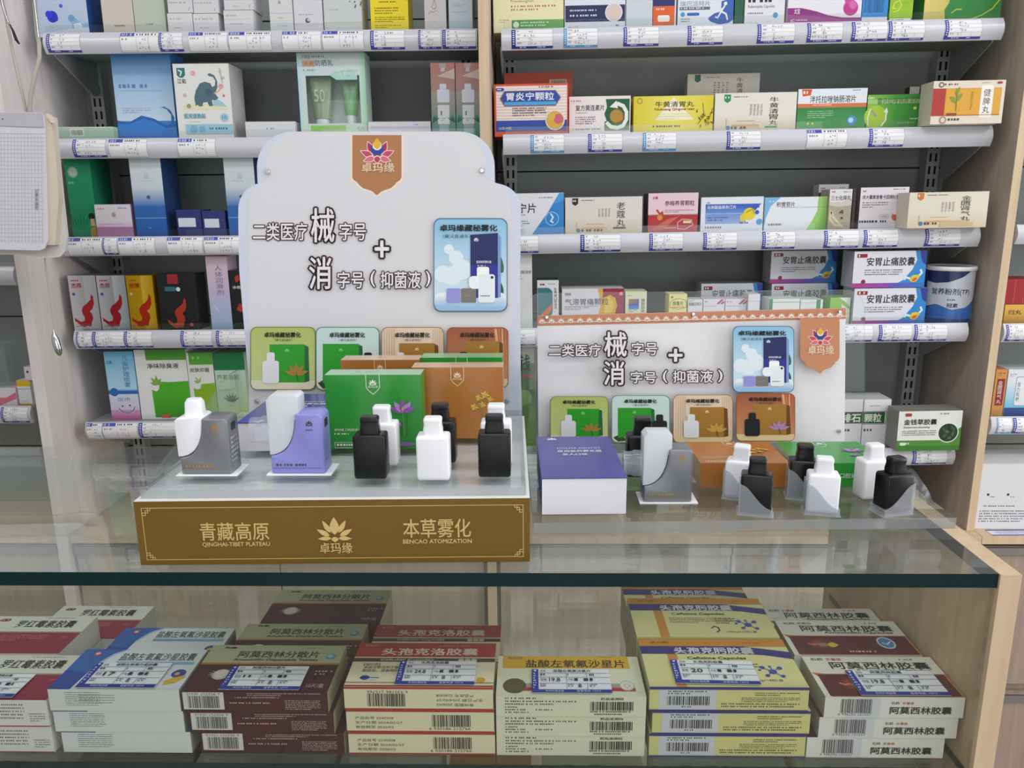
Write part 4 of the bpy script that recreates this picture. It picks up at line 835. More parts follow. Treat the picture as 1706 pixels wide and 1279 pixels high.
L_(E, 1524, 595, 1634, 1002, 'L4', 'black box with red print half hidden by the scalloped board, fourth left shelf', '17171a', [('T', '冰感', 1545, 700, 1600, 720, 'd8d8d8'), ('p', [(1565, 640), (1590, 625), (1600, 660), (1570, 680)], 'b03028'), ('p', [(1560, 860), (1580, 820), (1610, 830), (1600, 880), (1570, 870)], 'a83228')], D=.05, mat=GLOSS)
# --- left bay, fifth shelf
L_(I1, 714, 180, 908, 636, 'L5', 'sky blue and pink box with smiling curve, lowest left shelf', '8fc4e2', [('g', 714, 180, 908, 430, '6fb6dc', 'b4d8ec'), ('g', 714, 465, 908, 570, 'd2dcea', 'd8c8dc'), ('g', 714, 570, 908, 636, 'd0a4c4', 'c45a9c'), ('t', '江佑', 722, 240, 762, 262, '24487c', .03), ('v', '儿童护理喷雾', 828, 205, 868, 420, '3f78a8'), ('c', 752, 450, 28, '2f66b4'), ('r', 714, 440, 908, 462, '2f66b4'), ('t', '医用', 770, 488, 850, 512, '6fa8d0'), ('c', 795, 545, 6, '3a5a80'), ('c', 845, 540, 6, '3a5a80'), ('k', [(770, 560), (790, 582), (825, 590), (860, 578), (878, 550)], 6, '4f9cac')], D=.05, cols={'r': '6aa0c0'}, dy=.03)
L_(I1, 912, 168, 1250, 630, 'L5', 'white and green deodorant box with sprouting leaf, lowest left shelf', 'e6e6e4', [('r', 985, 168, 1250, 236, '4f9c34'), ('t', '净味除臭液', 988, 258, 1196, 292, '2c2c30', .02), ('p', [(1002, 430), (1020, 440), (1045, 430), (1058, 400), (1085, 380), (1120, 382), (1250, 376), (1250, 618), (1005, 618)], '4fae2c'), ('g', 1012, 470, 1250, 618, '4fae2c', '3f9426'), ('c', 1028, 418, 24, 'e6e6e4')] + [('p', petal(1040, 400, a, l, 20), '7fae4a') for a, l in ((-70, 45), (-35, 62), (0, 66), (35, 55), (65, 50))] + [('r', 1048, 598, 1110, 622, 'c8604a')], D=.06, dy=.03)
L_(I1, 1254, 188, 1424, 628, 'L5', 'narrow white and lime green box with leaf, lowest left shelf', 'e4e4e0', [('r', 1268, 188, 1424, 266, '5aa83a'), ('l', 1290, 215, 1370, 235, 1, '9ace86', .7), ('t', '皮肤抑菌', 1268, 288, 1396, 316, '2c2c30', .02), ('p', [(1280, 420), (1300, 430), (1325, 425), (1335, 395), (1424, 388), (1424, 610), (1286, 610)], '86b42c'), ('c', 1308, 408, 22, 'e4e4e0')] + [('p', petal(1318, 390, a, l, 14), '9ab87a') for a, l in ((-60, 36), (-20, 48), (25, 44))], D=.06, dy=.03)
L_(I1, 1430, 188, 1632, 634, 'L5', 'pale green aloe gel box with dark green top, lowest left shelf', 'b4ccb0', [('r', 1430, 188, 1632, 305, '1f7a4a'), ('g', 1430, 305, 1632, 634, 'bcd4c8', 'a4c470'), ('t', '芦荟凝胶', 1442, 335, 1590, 370, '5a8a7a', .02), ('l', 1450, 380, 1590, 390, 1, '9ab8ac')] + [('p', petal(1524, 520, a, 62, 16), '2f5c34') for a in (-60, -35, -12, 12, 35, 60)] + [('l', 1495, 542, 1560, 556, 1, '5a7a5a')], D=.06, dy=.03)

# --- right bay, top shelf
M_ = sbox
M_(K3, 82, -170, 517, 182, 'R1', 'cream box with green bottom band, leftmost on the top right shelf', 'ebe4b8', [('t', 'Prevalenghan', 190, -12, 330, 8, '9a4a3a'), ('l', 192, 22, 470, 62, 2, 'b8604a', .5), ('l', 120, 105, 180, 128, 2, TX, .4), ('g', 195, 108, 517, 166, '3f9448', '6fae5c', 'h'), ('c', 222, 136, 18, 'dcead8'), ('l', 250, 120, 430, 155, 2, 'd8e8cc', .5)], D=.08)
M_(K3, 522, -170, 898, 172, 'R1', 'white box with broad navy band and round picture, top right shelf', 'dfe0ea', [('r', 526, 20, 896, 118, '232b56'), ('l', 555, 45, 725, 58, 1, 'd0d4e8', .7), ('l', 555, 75, 725, 90, 1, 'd0d4e8', .7), ('c', 827, 65, 54, 'e8e8ec'), ('c', 827, 65, 49, 'dcc8c2'), ('l', 545, 146, 690, 156, 1, TX, .6), ('l', 840, 138, 875, 150, 1, TX, .8)], D=.06)
M_(K3, 902, -170, 1066, 165, 'R1', 'plain pale grey box beside the orange one, top right shelf', 'cdd3da', [], D=.06)
M_(K3, 1069, -170, 1212, 160, 'R1', 'orange box with navy top and white tablet, top right shelf', 'e2642e', [('r', 1069, -170, 1202, 24, '26306e'), ('r', 1202, -170, 1212, 160, 'd4d8e4'), ('l', 1088, 36, 1185, 50, 1, 'f0d8c8', .8), ('rr', 1098, 78, 1172, 116, 10, 'f2ece6')], D=.05, side='d8d4d8')
M_(K3, 1221, -170, 1566, 158, 'R1', 'white box with blue blob and running figure, top right shelf', 'e2e5ee', [('t', '瑞巴派特片', 1235, -5, 1420, 28, '7a828c'), ('r', 1232, 30, 1420, 48, '6a727c'), ('l', 1240, 33, 1412, 46, 1, 'd4d8dc', .7), ('c', 1252, 74, 14, '4a9ad0'), ('rr', 1278, 64, 1355, 82, 8, '3a6aac'), ('l', 1240, 98, 1300, 125, 2, TX, .45), ('p', [(1420, 90), (1450, 70), (1490, 60), (1490, 0), (1566, -20), (1566, 110), (1540, 128), (1480, 138), (1425, 118), (1410, 102)], '3f64b0'), ('c', 1515, 14, 11, 'e8eaf0'), ('k', [(1510, 28), (1490, 60), (1520, 75), (1530, 108)], 10, 'e8eaf0'), ('k', [(1490, 60), (1470, 96), (1455, 92)], 9, 'e8eaf0'), ('k', [(1508, 34), (1485, 50)], 6, 'e8eaf0')], D=.06)
M_(K3, 1572, -170, 1630, 155, 'R1', 'narrow dark green dotted box between two white ones, top right shelf', '1f5238', [('r', 1576 + 10 * i, -20, 1578 + 10 * i, 140, '4a8a6a') for i in range(5)], D=.05)
M_(K4, -20, -170, 228, 142, 'R1', 'white capsule box with small blue disc, top right shelf', 'e4e3e8', [('t', 'Rebamipide Capsules', 0, 14, 165, 36, '3a3a40'), ('l', 0, -20, 160, 4, 1, '2c2c30', .8), ('l', 0, 58, 95, 72, 1, TX, .6), ('c', 172, 75, 16, '4a94d0'), ('l', 20, 118, 140, 130, 1, TX, .5)], D=.06)
M_(K4, 246, -170, 702, 135, 'R1', 'wide white box with magenta swoosh and pink balls, top right shelf', 'e8e4ec', [('p', [(246, 30), (330, 30), (420, 50), (500, 75), (590, 90), (702, 92), (702, 135), (246, 135)], '8c3080'), ('p', [(246, 70), (420, 78), (560, 98), (702, 100), (702, 135), (246, 135)], 'a84a94'), ('c', 635, 35, 46, 'c0388c'), ('c', 625, -12, 30, 'd04a98'), ('c', 648, 18, 24, 'd868ac'), ('T', '太宝', 286, 32, 322, 64, 'f0e4f0'), ('T', 'JC', 265, 95, 292, 115, 'f0e4f0'), ('l', 300, 96, 450, 108, 1, 'e8d0e4', .7)], D=.06)
M_(K4, 706, -170, 866, 122, 'R1', 'blue box with barcode panel, top right shelf', '2f8ad4', [('r', 718, -60, 838, 62, '3f94dc'), ('b', 718, -60, 838, 55, '1a4a80'), ('r', 706, 80, 866, 122, 'dfe0e6')], D=.06)
M_(K4, 876, -170, 1020, 116, 'R1', 'lime green box with yellow outline and white foot, top right shelf', '7aae2c', [('g', 876, -170, 1020, 80, '5a9a2c', 'a4c82c'), ('k', [(900, 50), (930, 40), (948, 10), (935, -15), (905, -5), (895, 25), (915, 30)], 5, 'd8dc5a'), ('r', 880, 84, 1012, 108, 'e8ece0'), ('l', 890, 90, 1000, 102, 1, '5a6a50', .6)], D=.06)
M_(K4, 1088, -170, 1564, 116, 'R1', 'wide yellow and green box at right end of the top right shelf', '2a8238', [('g', 1088, -170, 1240, 116, 'd9c878', 'c8bc60', 'h'), ('p', [(1240, -170), (1240, 0), (1215, 40), (1225, 116), (1564, 116), (1564, -170)], '2a8238'), ('g', 1240, 60, 1564, 116, '2a8238', '3f9438'), ('k', [(1260, 60), (1290, 38), (1320, 40)], 8, 'a8bc3a'), ('k', [(1390, 95), (1450, 75), (1510, 40), (1550, -10)], 6, 'c8d04a')], D=.07)
# --- right bay, second shelf
M_(K3, 88, 517, 545, 838, 'R2', 'orange framed box with blue hexagon title, leftmost on second right shelf', 'd6552c', [('r', 100, 530, 538, 740, 'ece0dc')] + [('r', 100, 545 + 18 * i, 538, 549 + 18 * i, 'e0b8ac') for i in range(11)] + [('g', 96, 740, 538, 808, '2f4aa4', '2a4698'), ('p', [(122, 606), (152, 558), (468, 558), (502, 602), (468, 654), (152, 654)], '8a6a7a'), ('p', [(130, 606), (156, 562), (464, 562), (494, 602), (464, 648), (156, 648)], '2c48a0'), ('r', 152, 626, 470, 646, '4aa4d8'), ('t', '胃炎宁颗粒', 165, 570, 458, 618, 'f2f2f6', .03), ('rr', 100, 540, 150, 560, 8, '2c48a0'), ('l', 108, 545, 142, 556, 1, 'e8e8f4', .7), ('l', 365, 534, 520, 546, 1, '4a4a50', .6), ('l', 200, 662, 410, 720, 4, '4a4044', .5), ('c', 464, 742, 60, 'e8dcd4'), ('c', 464, 742, 54, 'd8a83a'), ('c', 485, 735, 30, 'd0607a'), ('c', 440, 720, 24, 'd8b44a'), ('t', '15克×9袋', 115, 778, 192, 796, 'dfe2f0')], D=.06, dy=.004, side='c84a28')
M_(K3, 152, 448, 572, 830, 'R2', 'red-brown box standing behind the orange framed one, second right shelf', 'a84228', [('r', 430, 488, 536, 560, 'b8a898'), ('b', 440, 494, 528, 520, '5a4a44')], D=.03, dy=.085)
M_(K3, 550, 594, 930, 828, 'R2', 'pinkish white box with green corner and white ring arrow, second right shelf', 'ecdfe0', [('g', 550, 594, 780, 800, 'ecd8dc', 'e8e4e2', 'h'), ('p', [(776, 612), (924, 612), (924, 802), (770, 802), (768, 770), (782, 740), (768, 700), (784, 660)], '1f5a3c'), ('g', 770, 745, 924, 802, '24603c', '7a9a74'), ('k', [(850, 640), (885, 655), (905, 690), (905, 735), (885, 772), (850, 785), (810, 778), (785, 755)], 22, 'e8e8e4'), ('p', [(800, 660), (842, 622), (852, 668)], 'e8e8e4'), ('c', 845, 716, 44, '8a6a2c'), ('c', 842, 714, 38, 'b08a3c'), ('c', 870, 730, 14, 'c87a3c'), ('t', '复方黄连素片', 590, 645, 768, 680, '26262a', .015), ('l', 562, 617, 632, 628, 1, 'b04a50', .7), ('l', 590, 690, 720, 698, 1, TX, .5), ('l', 590, 715, 715, 765, 4, '6a5a60', .5), ('l', 572, 785, 745, 800, 1, '8a8a90', .6)], D=.06)
M_(K3, 948, 592, 1440, 826, 'R2', 'bright yellow box with pale triangle and dark plant drawing, second right shelf', 'e4d038', [('g', 948, 592, 1190, 826, 'd8c832', 'ecdf6a', 'h'), ('g', 1190, 592, 1440, 826, 'ecdf6a', 'dcc934', 'h'), ('p', [(1195, 600), (1080, 740), (1320, 740)], 'f2eed0'), ('c', 985, 620, 18, 'a8922c'), ('c', 985, 620, 12, 'd8c83a'), ('t', '牛黄清胃丸', 1082, 626, 1320, 660, '26241c', .015), ('T', 'Niuhuang Qingwei wan', 1078, 666, 1322, 684, 'b8423a'), ('l', 1068, 772, 1310, 788, 1, '4a4630', .7), ('l', 1090, 700, 1300, 745, 3, 'd4cc84', .3)] + [('k', [(1345, 770), (1385, 720), (1375, 640)], 4, '6a6224'), ('k', [(1395, 780), (1420, 720), (1438, 670)], 4, '6a6224')] + [('p', petal(1340 + (i * 29) % 90, 700 + (i * 17) % 75, i * 47, 26, 9), '6a6420') for i in range(13)], D=.055)
M_(K3, 1278, 455, 1722, 830, 'R2', 'grey beige box with vertical title standing behind the yellow one, second right shelf', 'bdbaae', [('p', [(1322, 458), (1358, 458), (1358, 495), (1340, 505), (1322, 495)], '2f5c4a'), ('l', 1380, 472, 1490, 484, 1, '8a887c', .6), ('v', '牛黄清胃丸', 1580, 478, 1620, 640, '3a3a36')] + [('l', 1440 + 26 * i, 505, 1452 + 26 * i, 590, 6, '6a6a60', .5) for i in range(4)], D=.03, dy=.085)
PAG = lambda x, y: [('p', [(x, y), (x + 150, y - 2), (x + 170, y + 12), (x + 170, y + 28), (x - 10, y + 28)], 'd8b890'), ('k', [(x - 5, y + 10), (x + 165, y + 8)], 5, 'c8985a'), ('k', [(x + 30, y - 18), (x + 140, y - 18)], 5, 'c8a87a'), ('r', x - 40, y - 30, x - 34, y + 26, 'd0a078')]
def herbal(cr, x0, y0, x1, y1, key, lab, ttl, tx, body, badge, bcol, dec=(), D=.055, **kw):
    bx, by = badge; tx0, ty0, tx1, ty1 = tx; h = y1 - y0
    d = [('g', x0, y0 + h * .55, x1, y1, body, 'd2c2a4')] + PAG(x0 + (x1 - x0) * .22, y1 - h * .22) + [('p', [(bx, by), (bx + 40, by), (bx + 40, by + 36), (bx + 20, by + 50), (bx, by + 36)], bcol), ('l', bx + 5, by + 12, bx + 36, by + 26, 1, 'e8e8e0', .8), ('l', bx + 60, by + 12, bx + 190, by + 22, 1, '6a6864', .6), ('v', ttl, tx0, ty0, tx1, ty1, BK)] + \
        [('l', tx0 - 120 + 22 * i, ty0 + h * .18, tx0 - 108 + 22 * i, ty1 - h * .25, 8, '5a5a58', .5) for i in range(4)] + [('c', x0 + (x1 - x0) * .17, y1 - h * .13, 13, '3a7ab0'), ('l', x0 + (x1 - x0) * .21, y1 - h * .16, x0 + (x1 - x0) * .5, y1 - h * .08, 1, '4a4a4c', .8)] + list(dec)
    return M_(cr, x0, y0, x1, y1, key, lab, body, d, D=D, **kw)
herbal(K4, -205, 572, 300, 806, 'R2', 'cream herbal pill box with green badge and vertical black title, second right shelf', '牛黄清胃丸', (134, 598, 188, 766), 'e4dfd6', (-148, 580), '2a8a54', [('r', 110, 769, 186, 779, '4a9a5c')])
M_(K4, 306, 547, 732, 804, 'R2', 'white over green box with orange stripe and tag, second right shelf', '3a8a4a', [('r', 306, 547, 732, 652, 'e4e8ee'), ('r', 306, 636, 732, 660, 'd8744a'), ('g', 306, 660, 732, 804, '2f8442', '4f9c54'), ('p', [(328, 549), (390, 549), (384, 585), (334, 592)], 'd8562c'), ('l', 336, 560, 382, 580, 1, 'f2dcd0', .8), ('t', '泮托拉唑钠肠溶片', 380, 588, 664, 632, '2a2c30', .012), ('l', 400, 641, 640, 655, 1, 'f0d0bc', .5), ('l', 640, 556, 725, 566, 1, TX, .5), ('l', 370, 680, 530, 730, 4, 'b8d8b8', .4), ('c', 646, 742, 30, '4a94c8'), ('c', 642, 740, 16, 'b8d8ec'), ('l', 370, 750, 425, 768, 1, 'c8d84a', .7)], D=.055)
M_(K4, 736, 583, 1106, 802, 'R2', 'green box with pale disc and curling white arrow, second right shelf', '4f9e34', [('g', 736, 583, 920, 802, '8abc44', '3f9a38', 'h'), ('g', 920, 583, 1106, 802, '3f9a38', '2a7c34', 'h'), ('r', 736, 612, 1106, 640, 'a4c884'), ('t', '雷贝拉唑钠肠溶胶囊', 796, 604, 1086, 642, '1f5230', .012), ('l', 735, 598, 790, 610, 1, 'e2ead0', .7), ('c', 790, 720, 70, 'a8c838'), ('p', [(752, 680), (770, 680), (800, 712), (788, 722)], '9a9aa2'), ('k', [(748, 770), (742, 720), (756, 672)], 7, 'e2e8d4'), ('k', [(830, 775), (855, 740), (856, 690)], 9, 'e8ece0'), ('p', [(838, 690), (856, 662), (868, 694)], 'e8ece0'), ('l', 1022, 660, 1082, 682, 1, 'd8dc4a', .8), ('l', 1005, 730, 1090, 745, 1, 'c8dcc0', .5), ('l', 930, 755, 1080, 768, 1, 'a8cca0', .5)], D=.055)
M_(K4, 990, 535, 1128, 802, 'R2', 'small brown and white box behind the green arrow box, second right shelf', '5c4a40', [('r', 990, 535, 1050, 580, 'd0ccc6'), ('r', 1050, 545, 1100, 580, '3a2c28')], D=.02, dy=.1)
M_(K4, 1138, 497, 1582, 775, 'R2', 'cream box with orange picture and white vertical title label, right end of second shelf', 'e2d6c6', [('r', 1138, 545, 1218, 722, 'b03a34'), ('r', 1218, 545, 1562, 722, 'd89c34'), ('r', 1222, 552, 1560, 718, 'dca63c'), ('rr', 1436, 528, 1512, 736, 12, 'f0ece6'), ('v', '健脾丸', 1452, 550, 1496, 712, '22201e'), ('c', 1186, 522, 16, '4a4440'), ('c', 1186, 522, 10, 'd8ccbc'), ('l', 1205, 514, 1292, 530, 1, '6a5a50', .7), ('c', 1545, 514, 18, 'a83a30', 8), ('l', 1435, 512, 1520, 520, 1, TX, .4), ('c', 1214, 748, 22, 'a8807a'), ('c', 1214, 748, 14, 'e0d0c4'), ('l', 1245, 738, 1370, 756, 1, '5a4a44', .8), ('r', 1232, 704, 1296, 722, '8a4a24')] + [('p', petal(1285, 640 - 12 * i, (-50, 45, -70, 60, 0, 20)[i], 48, 18), '8a9a34') for i in range(6)] + [('k', [(1290, 690), (1286, 560)], 5, '7a8430'), ('l', 1375, 570, 1388, 690, 9, 'b07a2c', .5), ('r', 1218, 716, 1562, 719, 'b8483a')], D=.046, dy=-.034, zx=.0042)
# --- right bay, third shelf
M_(F6, -40, 166, 396, 440, 'R3', 'white box with blue diagonal corner beside the scalloped board, third right shelf', 'e2e4ea', [('p', [(366, 168), (396, 168), (396, 432), (182, 432), (290, 290)], '2f84cc'), ('p', [(366, 168), (396, 168), (396, 210), (330, 240)], '4a9cdc'), ('c', 318, 330, 46, '8ac0e4'), ('c', 318, 330, 40, '2f84cc'), ('k', [(310, 300), (325, 320), (310, 345), (325, 355)], 10, 'd4e6f2'), ('t', '胃宁片', 30, 230, 212, 292, '26282e', .02), ('l', 232, 192, 335, 202, 1, TX, .6), ('l', 96, 340, 168, 384, 3, TX, .45), ('l', 20, 395, 160, 412, 1, '8a8a90', .7), ('l', 60, 300, 180, 312, 1, TX, .5)], D=.06)
herbal(F6, 404, 190, 914, 440, 'R3', 'pale grey herbal pill box with dark badge and vertical title, third right shelf', '老蔻丸', (744, 222, 800, 388), 'dcd8d0', (450, 196), '2a2c2a', [('r', 722, 388, 806, 400, '5a3a34')])
M_(F6, 952, 164, 1282, 422, 'R3', 'pink over red box with small stomach emblem, third right shelf', 'b42f3a', [('r', 952, 164, 1282, 302, 'e6c8d0'), ('g', 952, 302, 1282, 422, 'b02a36', 'b84a4c'), ('r', 952, 298, 1282, 304, '9a7a5c'), ('t', '参梅养胃颗粒', 1062, 212, 1258, 245, '4a1a24', .02), ('T', '太泰', 980, 184, 1016, 202, 'b83a48'), ('l', 1062, 270, 1255, 292, 2, '7a4a54', .4), ('k', [(1010, 270), (1030, 295), (1045, 285), (1050, 310), (1020, 325), (985, 330)], 12, 'b83a2c'), ('c', 1030, 318, 18, 'd88a3a'), ('k', [(1150, 350), (1180, 330), (1240, 335), (1250, 365), (1200, 395), (1150, 390)], 4, 'e8c8cc', True), ('r', 1186, 340, 1238, 356, 'd8dc9a'), ('l', 1030, 380, 1210, 392, 1, 'dcb0b0', .7), ('p', [(960, 400), (1080, 330), (1160, 310), (1040, 400)], 'c86a54')], D=.06, side='4a3a40')
M_(F6, 1300, 190, 1712, 420, 'R3', 'white box with blue panel and yellow hands, third right shelf', 'e0e3ee', [('g', 1330, 235, 1685, 262, '3c5cb4', '3f66bc'), ('g', 1330, 262, 1600, 362, '4a78c8', '9ab4e0'), ('p', [(1600, 262), (1700, 232), (1640, 300), (1600, 310)], '3c5cb4'), ('t', '马来酸曲美布汀片', 1340, 243, 1532, 266, 'e8ecf6', .02), ('r', 1330, 295, 1690, 298, 'c8d0e8'), ('l', 1345, 318, 1480, 350, 2, '2a3c80', .4), ('c', 1622, 300, 40, 'e4cf38'), ('p', [(1560, 310), (1595, 290), (1600, 345), (1562, 345)], 'e0cc3c'), ('k', [(1600, 290), (1640, 270), (1655, 300)], 8, 'b8a024'), ('c', 1672, 290, 14, '3c5cb4'), ('l', 1560, 352, 1650, 366, 1, TX, .7), ('c', 1690, 352, 20, '5aa0d8'), ('l', 1340, 222, 1380, 232, 1, TX, .7), ('l', 1330, 378, 1470, 392, 1, '7a7a80', .8)], D=.055)
M_(G7, 104, 178, 488, 382, 'R3', 'white box with pale blue and lime green corners, third right shelf', 'e4e6ec', [('p', [(104, 178), (200, 178), (140, 230), (112, 300), (104, 360)], '7ab4e0'), ('p', [(488, 178), (488, 382), (360, 382), (400, 320), (430, 260), (432, 178)], '96cc66'), ('g', 440, 178, 488, 382, 'a4d47c', '84c050'), ('t', '积雪苷片', 175, 206, 288, 235, '3a3a40', .015), ('r', 205, 238, 488, 240, '8a8a90'), ('c', 322, 240, 12, 'dfe0e4'), ('l', 130, 198, 165, 210, 1, 'd8e6f4', .7), ('l', 130, 332, 282, 346, 1, '5a5a60', .8)], D=.055)
M_(G7, 432, 100, 616, 372, 'R3', 'white box with red mark standing behind the small olive pill box, third right shelf', 'd6d3d4', [('p', [(432, 150), (500, 135), (560, 150), (616, 170), (616, 190), (432, 180)], '4a4648'), ('l', 444, 118, 480, 128, 1, 'b83a40', .8), ('p', [(446, 132), (470, 132), (458, 145)], 'b83a40'), ('l', 560, 118, 610, 128, 1, TX, .6)], D=.03, dy=.075)
M_(G7, 500, 130, 640, 374, 'R3', 'small box with olive moon picture and white top, third right shelf', 'aaa290', [('r', 500, 130, 640, 205, 'e0dcde'), ('p', [(500, 200), (560, 208), (640, 190), (640, 225), (560, 232), (500, 222)], 'c8c4bc'), ('k', [(515, 255), (512, 300), (540, 335), (590, 345), (560, 320), (530, 290), (520, 262)], 14, 'cfc8a4'), ('p', petal(565, 270, 60, 34, 14), '5c5a34'), ('p', petal(590, 275, -20, 30, 12), '4a5230'), ('c', 585, 298, 8, '6a3a34'), ('t', '三七化痔丸', 510, 166, 634, 195, '2a2a2c', .02), ('l', 515, 140, 550, 152, 1, 'a83a40', .7), ('l', 585, 144, 632, 152, 1, TX, .6)], D=.045, dy=.006)
M_(G7, 646, 125, 667, 372, 'R3', 'narrow dark printed box edge between the moon box and white box, third right shelf', '5a5254', [('l', 650, 150, 664, 360, 18, '9a9294', .4)], D=.035, dy=.03)
M_(G7, 690, 118, 988, 384, 'R3', 'squarish pinkish white granule box with black title, third right shelf', 'e4dfe6', [('t', '庆大霉素普鲁卡因维B12颗粒', 704, 165, 964, 190, '26242a', .03), ('l', 706, 136, 740, 148, 1, '5a5a60', .8), ('l', 890, 128, 976, 138, 1, '3a3a40', .6), ('l', 706, 208, 865, 250, 3, '5a565c', .45), ('rr', 815, 285, 876, 312, 12, '8a8488'), ('rr', 817, 287, 874, 310, 11, 'e4dfe6'), ('t', '20袋装', 826, 291, 866, 306, '4a464a'), ('l', 694, 322, 886, 338, 1, '2c2a2e', .85), ('c', 918, 300, 26, 'c86a62'), ('c', 914, 268, 20, 'ece6e8')], D=.055, side='6a6264')
herbal(G7, 992, 147, 1482, 372, 'R3', 'beige herbal pill box with orange badge at right end of third right shelf', '金匮肾气丸', (1316, 170, 1376, 330), 'ddd6c4', (1042, 150), 'c8783a', [('p', [(1200, 330), (1340, 322), (1400, 340), (1400, 364), (1190, 364)], 'c8b48a')], dy=-.034, zx=.0042, D=.046)
# --- right bay, fourth shelf
M_(F6, 24, 565, 188, 1062, 'R4', 'tall white oral solution box at left end of fourth right shelf', 'dededf', [('t', '口服溶液', 98, 674, 182, 696, '5a5a60', .02), ('l', 96, 706, 140, 718, 1, TX, .6), ('l', 96, 726, 150, 734, 1, '9a9aa0')], D=.05)
M_(F6, 220, 740, 362, 1062, 'R4', 'white box with teal panel and orange stripe, fourth right shelf', 'e4e1e5', [('rr', 222, 790, 322, 985, 40, '3d7a84'), ('r', 222, 790, 262, 985, '3d7a84'), ('p', [(248, 962), (318, 895), (318, 930), (280, 985), (240, 985)], 'd8783c'), ('v', '乳果糖口服溶液', 331, 790, 350, 930, '3a3438'), ('T', '丰海', 236, 762, 268, 774, '6a3a40'), ('l', 292, 764, 350, 772, 1, '5a5a60')], D=.05, side='2f4a4c')
M_(F6, 382, 797, 792, 1062, 'R4', 'white box with burgundy and yellow stomach curve, fourth right shelf', 'e2dfe6', [('r', 648, 797, 792, 1062, '9a2f48'), ('p', [(618, 797), (652, 797), (652, 860), (700, 838), (735, 860), (748, 910), (735, 960), (690, 1000), (618, 1000), (640, 900)], 'e0b03c'), ('p', [(660, 880), (690, 850), (722, 880), (728, 925), (700, 965), (665, 960)], 'ecc85a'), ('t', '999', 402, 824, 440, 844, '2a2a2e', .04), ('t', '气滞胃痛颗粒', 402, 862, 690, 906, '4a4a50', .01), ('r', 400, 912, 620, 915, '8a8a90'), ('l', 402, 920, 560, 942, 2, '8a8a90', .5), ('c', 772, 832, 12, 'dca8b4')], D=.06)
M_(F6, 800, 814, 942, 1062, 'R4', 'small cream box with purple and blue picture square, fourth right shelf', 'e4e3c4', [('g', 822, 866, 890, 898, 'a4862c', '8a5a9c', 'h'), ('g', 822, 898, 890, 936, '4a5ab0', '5a9ad8'), ('l', 815, 840, 845, 850, 1, '6a6a54'), ('v', '胰胆舒胶囊', 905, 864, 930, 985, '3a3a34'), ('l', 820, 940, 880, 960, 2, '7a7a64')], D=.05)
M_(F6, 1088, 832, 1207, 1062, 'R4', 'small pale yellow box with green hexagon outline, fourth right shelf', 'ece39c', [('k', [(1095, 890), (1112, 872), (1150, 862), (1190, 872), (1204, 890), (1204, 925), (1150, 938), (1095, 925)], 3, '5a6a34', True), ('t', '快胃片', 1112, 882, 1182, 912, '3a3a24', .02), ('r', 1110, 920, 1190, 926, 'd88a4a'), ('c', 1108, 853, 8, '8a8a5a')], D=.045, cols={'t': 'f2ecb8'})
M_(F6, 1212, 868, 1310, 1062, 'R4', 'tiny white box right of the yellow hexagon box, fourth right shelf', 'e2e2e6', [('t', '硫酸亚铁片', 1218, 888, 1304, 912, '4a4a50', .02), ('l', 1218, 876, 1250, 884, 1, TX)], D=.04)
for x0, x1, lab in ((1314, 1455, 'left'), (1459, 1598, 'right')):
    M_(F6, x0, 864, x1, 1062, 'R4', f'white box with red slanted stripes, {lab} one of the pair on fourth right shelf', 'e4dfe6', [('p', [(x0 + 85, 902), (x0 + 118, 868), (x0 + 136, 868), (x0 + 103, 902)], 'b83a58'), ('p', [(x0 + 110, 902), (x0 + 132, 880), (x0 + 138, 880), (x0 + 138, 892), (x0 + 128, 902)], 'b83a58'), ('l', x0 + 10, 880, x0 + 56, 892, 1, '7a7a82', .7), ('l', x0 + 8, 912, x0 + 130, 924, 1, 'a8a0a8', .5)], D=.04)
M_(F6, 1610, 832, 1688, 1062, 'R4', 'plain white box right of the red striped pair, fourth right shelf', 'e0e0e2', [('r', 1604, 880, 1688, 884, 'b8b8bc')], D=.04, dy=.006)
def stomach(cr, x0, y0, x1, y1, lab, dy, D=.055, stack=False):
    X = lambda t: x0 + (x1 - x0) * t; Yv = lambda t: y0 + (y1 - y0) * t
    M_(cr, x0, y0, x1, y1, 'R4', lab, 'dddee6', [('p', [(X(.84), Yv(0)), (X(1), Yv(0)), (X(1), Yv(1)), (X(.5), Yv(1)), (X(.7), Yv(.8)), (X(.82), Yv(.5)), (X(.87), Yv(.25))], '2f86cc'), ('p', [(X(.9), Yv(0)), (X(1), Yv(0)), (X(1), Yv(.4)), (X(.94), Yv(.3))], '2a3c94'), ('g', X(0), Yv(.87), X(.5), Yv(1), 'b03a8a', '8a4aac', 'h'), ('g', X(.5), Yv(.87), X(1), Yv(1), '6a50b4', '2a74c4', 'h'), ('r', X(.04), Yv(.07), X(.18), Yv(.17), '8a2a34'), ('l', X(.06), Yv(.09), X(.17), Yv(.16), 1, 'e8d8d8', .8),
        ('t', '安胃止痛胶囊', X(.18), Yv(.17), X(.84), Yv(.4), '1e1e24', .028), ('l', X(.16), Yv(.5), X(.68), Yv(.68), 3, '5a5a62', .45), ('c', X(.15), Yv(.83), (x1 - x0) * .03, '8a2a34'), ('k', [(X(.72), Yv(.78)), (X(.73), Yv(.72)), (X(.8), Yv(.76)), (X(.9), Yv(.72)), (X(.95), Yv(.6)), (X(.93), Yv(.52))], (x1 - x0) * .03, 'd4e6f0'), ('p', petal(X(.79), Yv(.82), 62, (x1 - x0) * .16, (y1 - y0) * .2), 'd8c83a'), ('p', petal(X(.82), Yv(.82), 62, (x1 - x0) * .09, (y1 - y0) * .09), 'd8603a')], D=D, dy=dy, stack=stack, side='b9bac2')
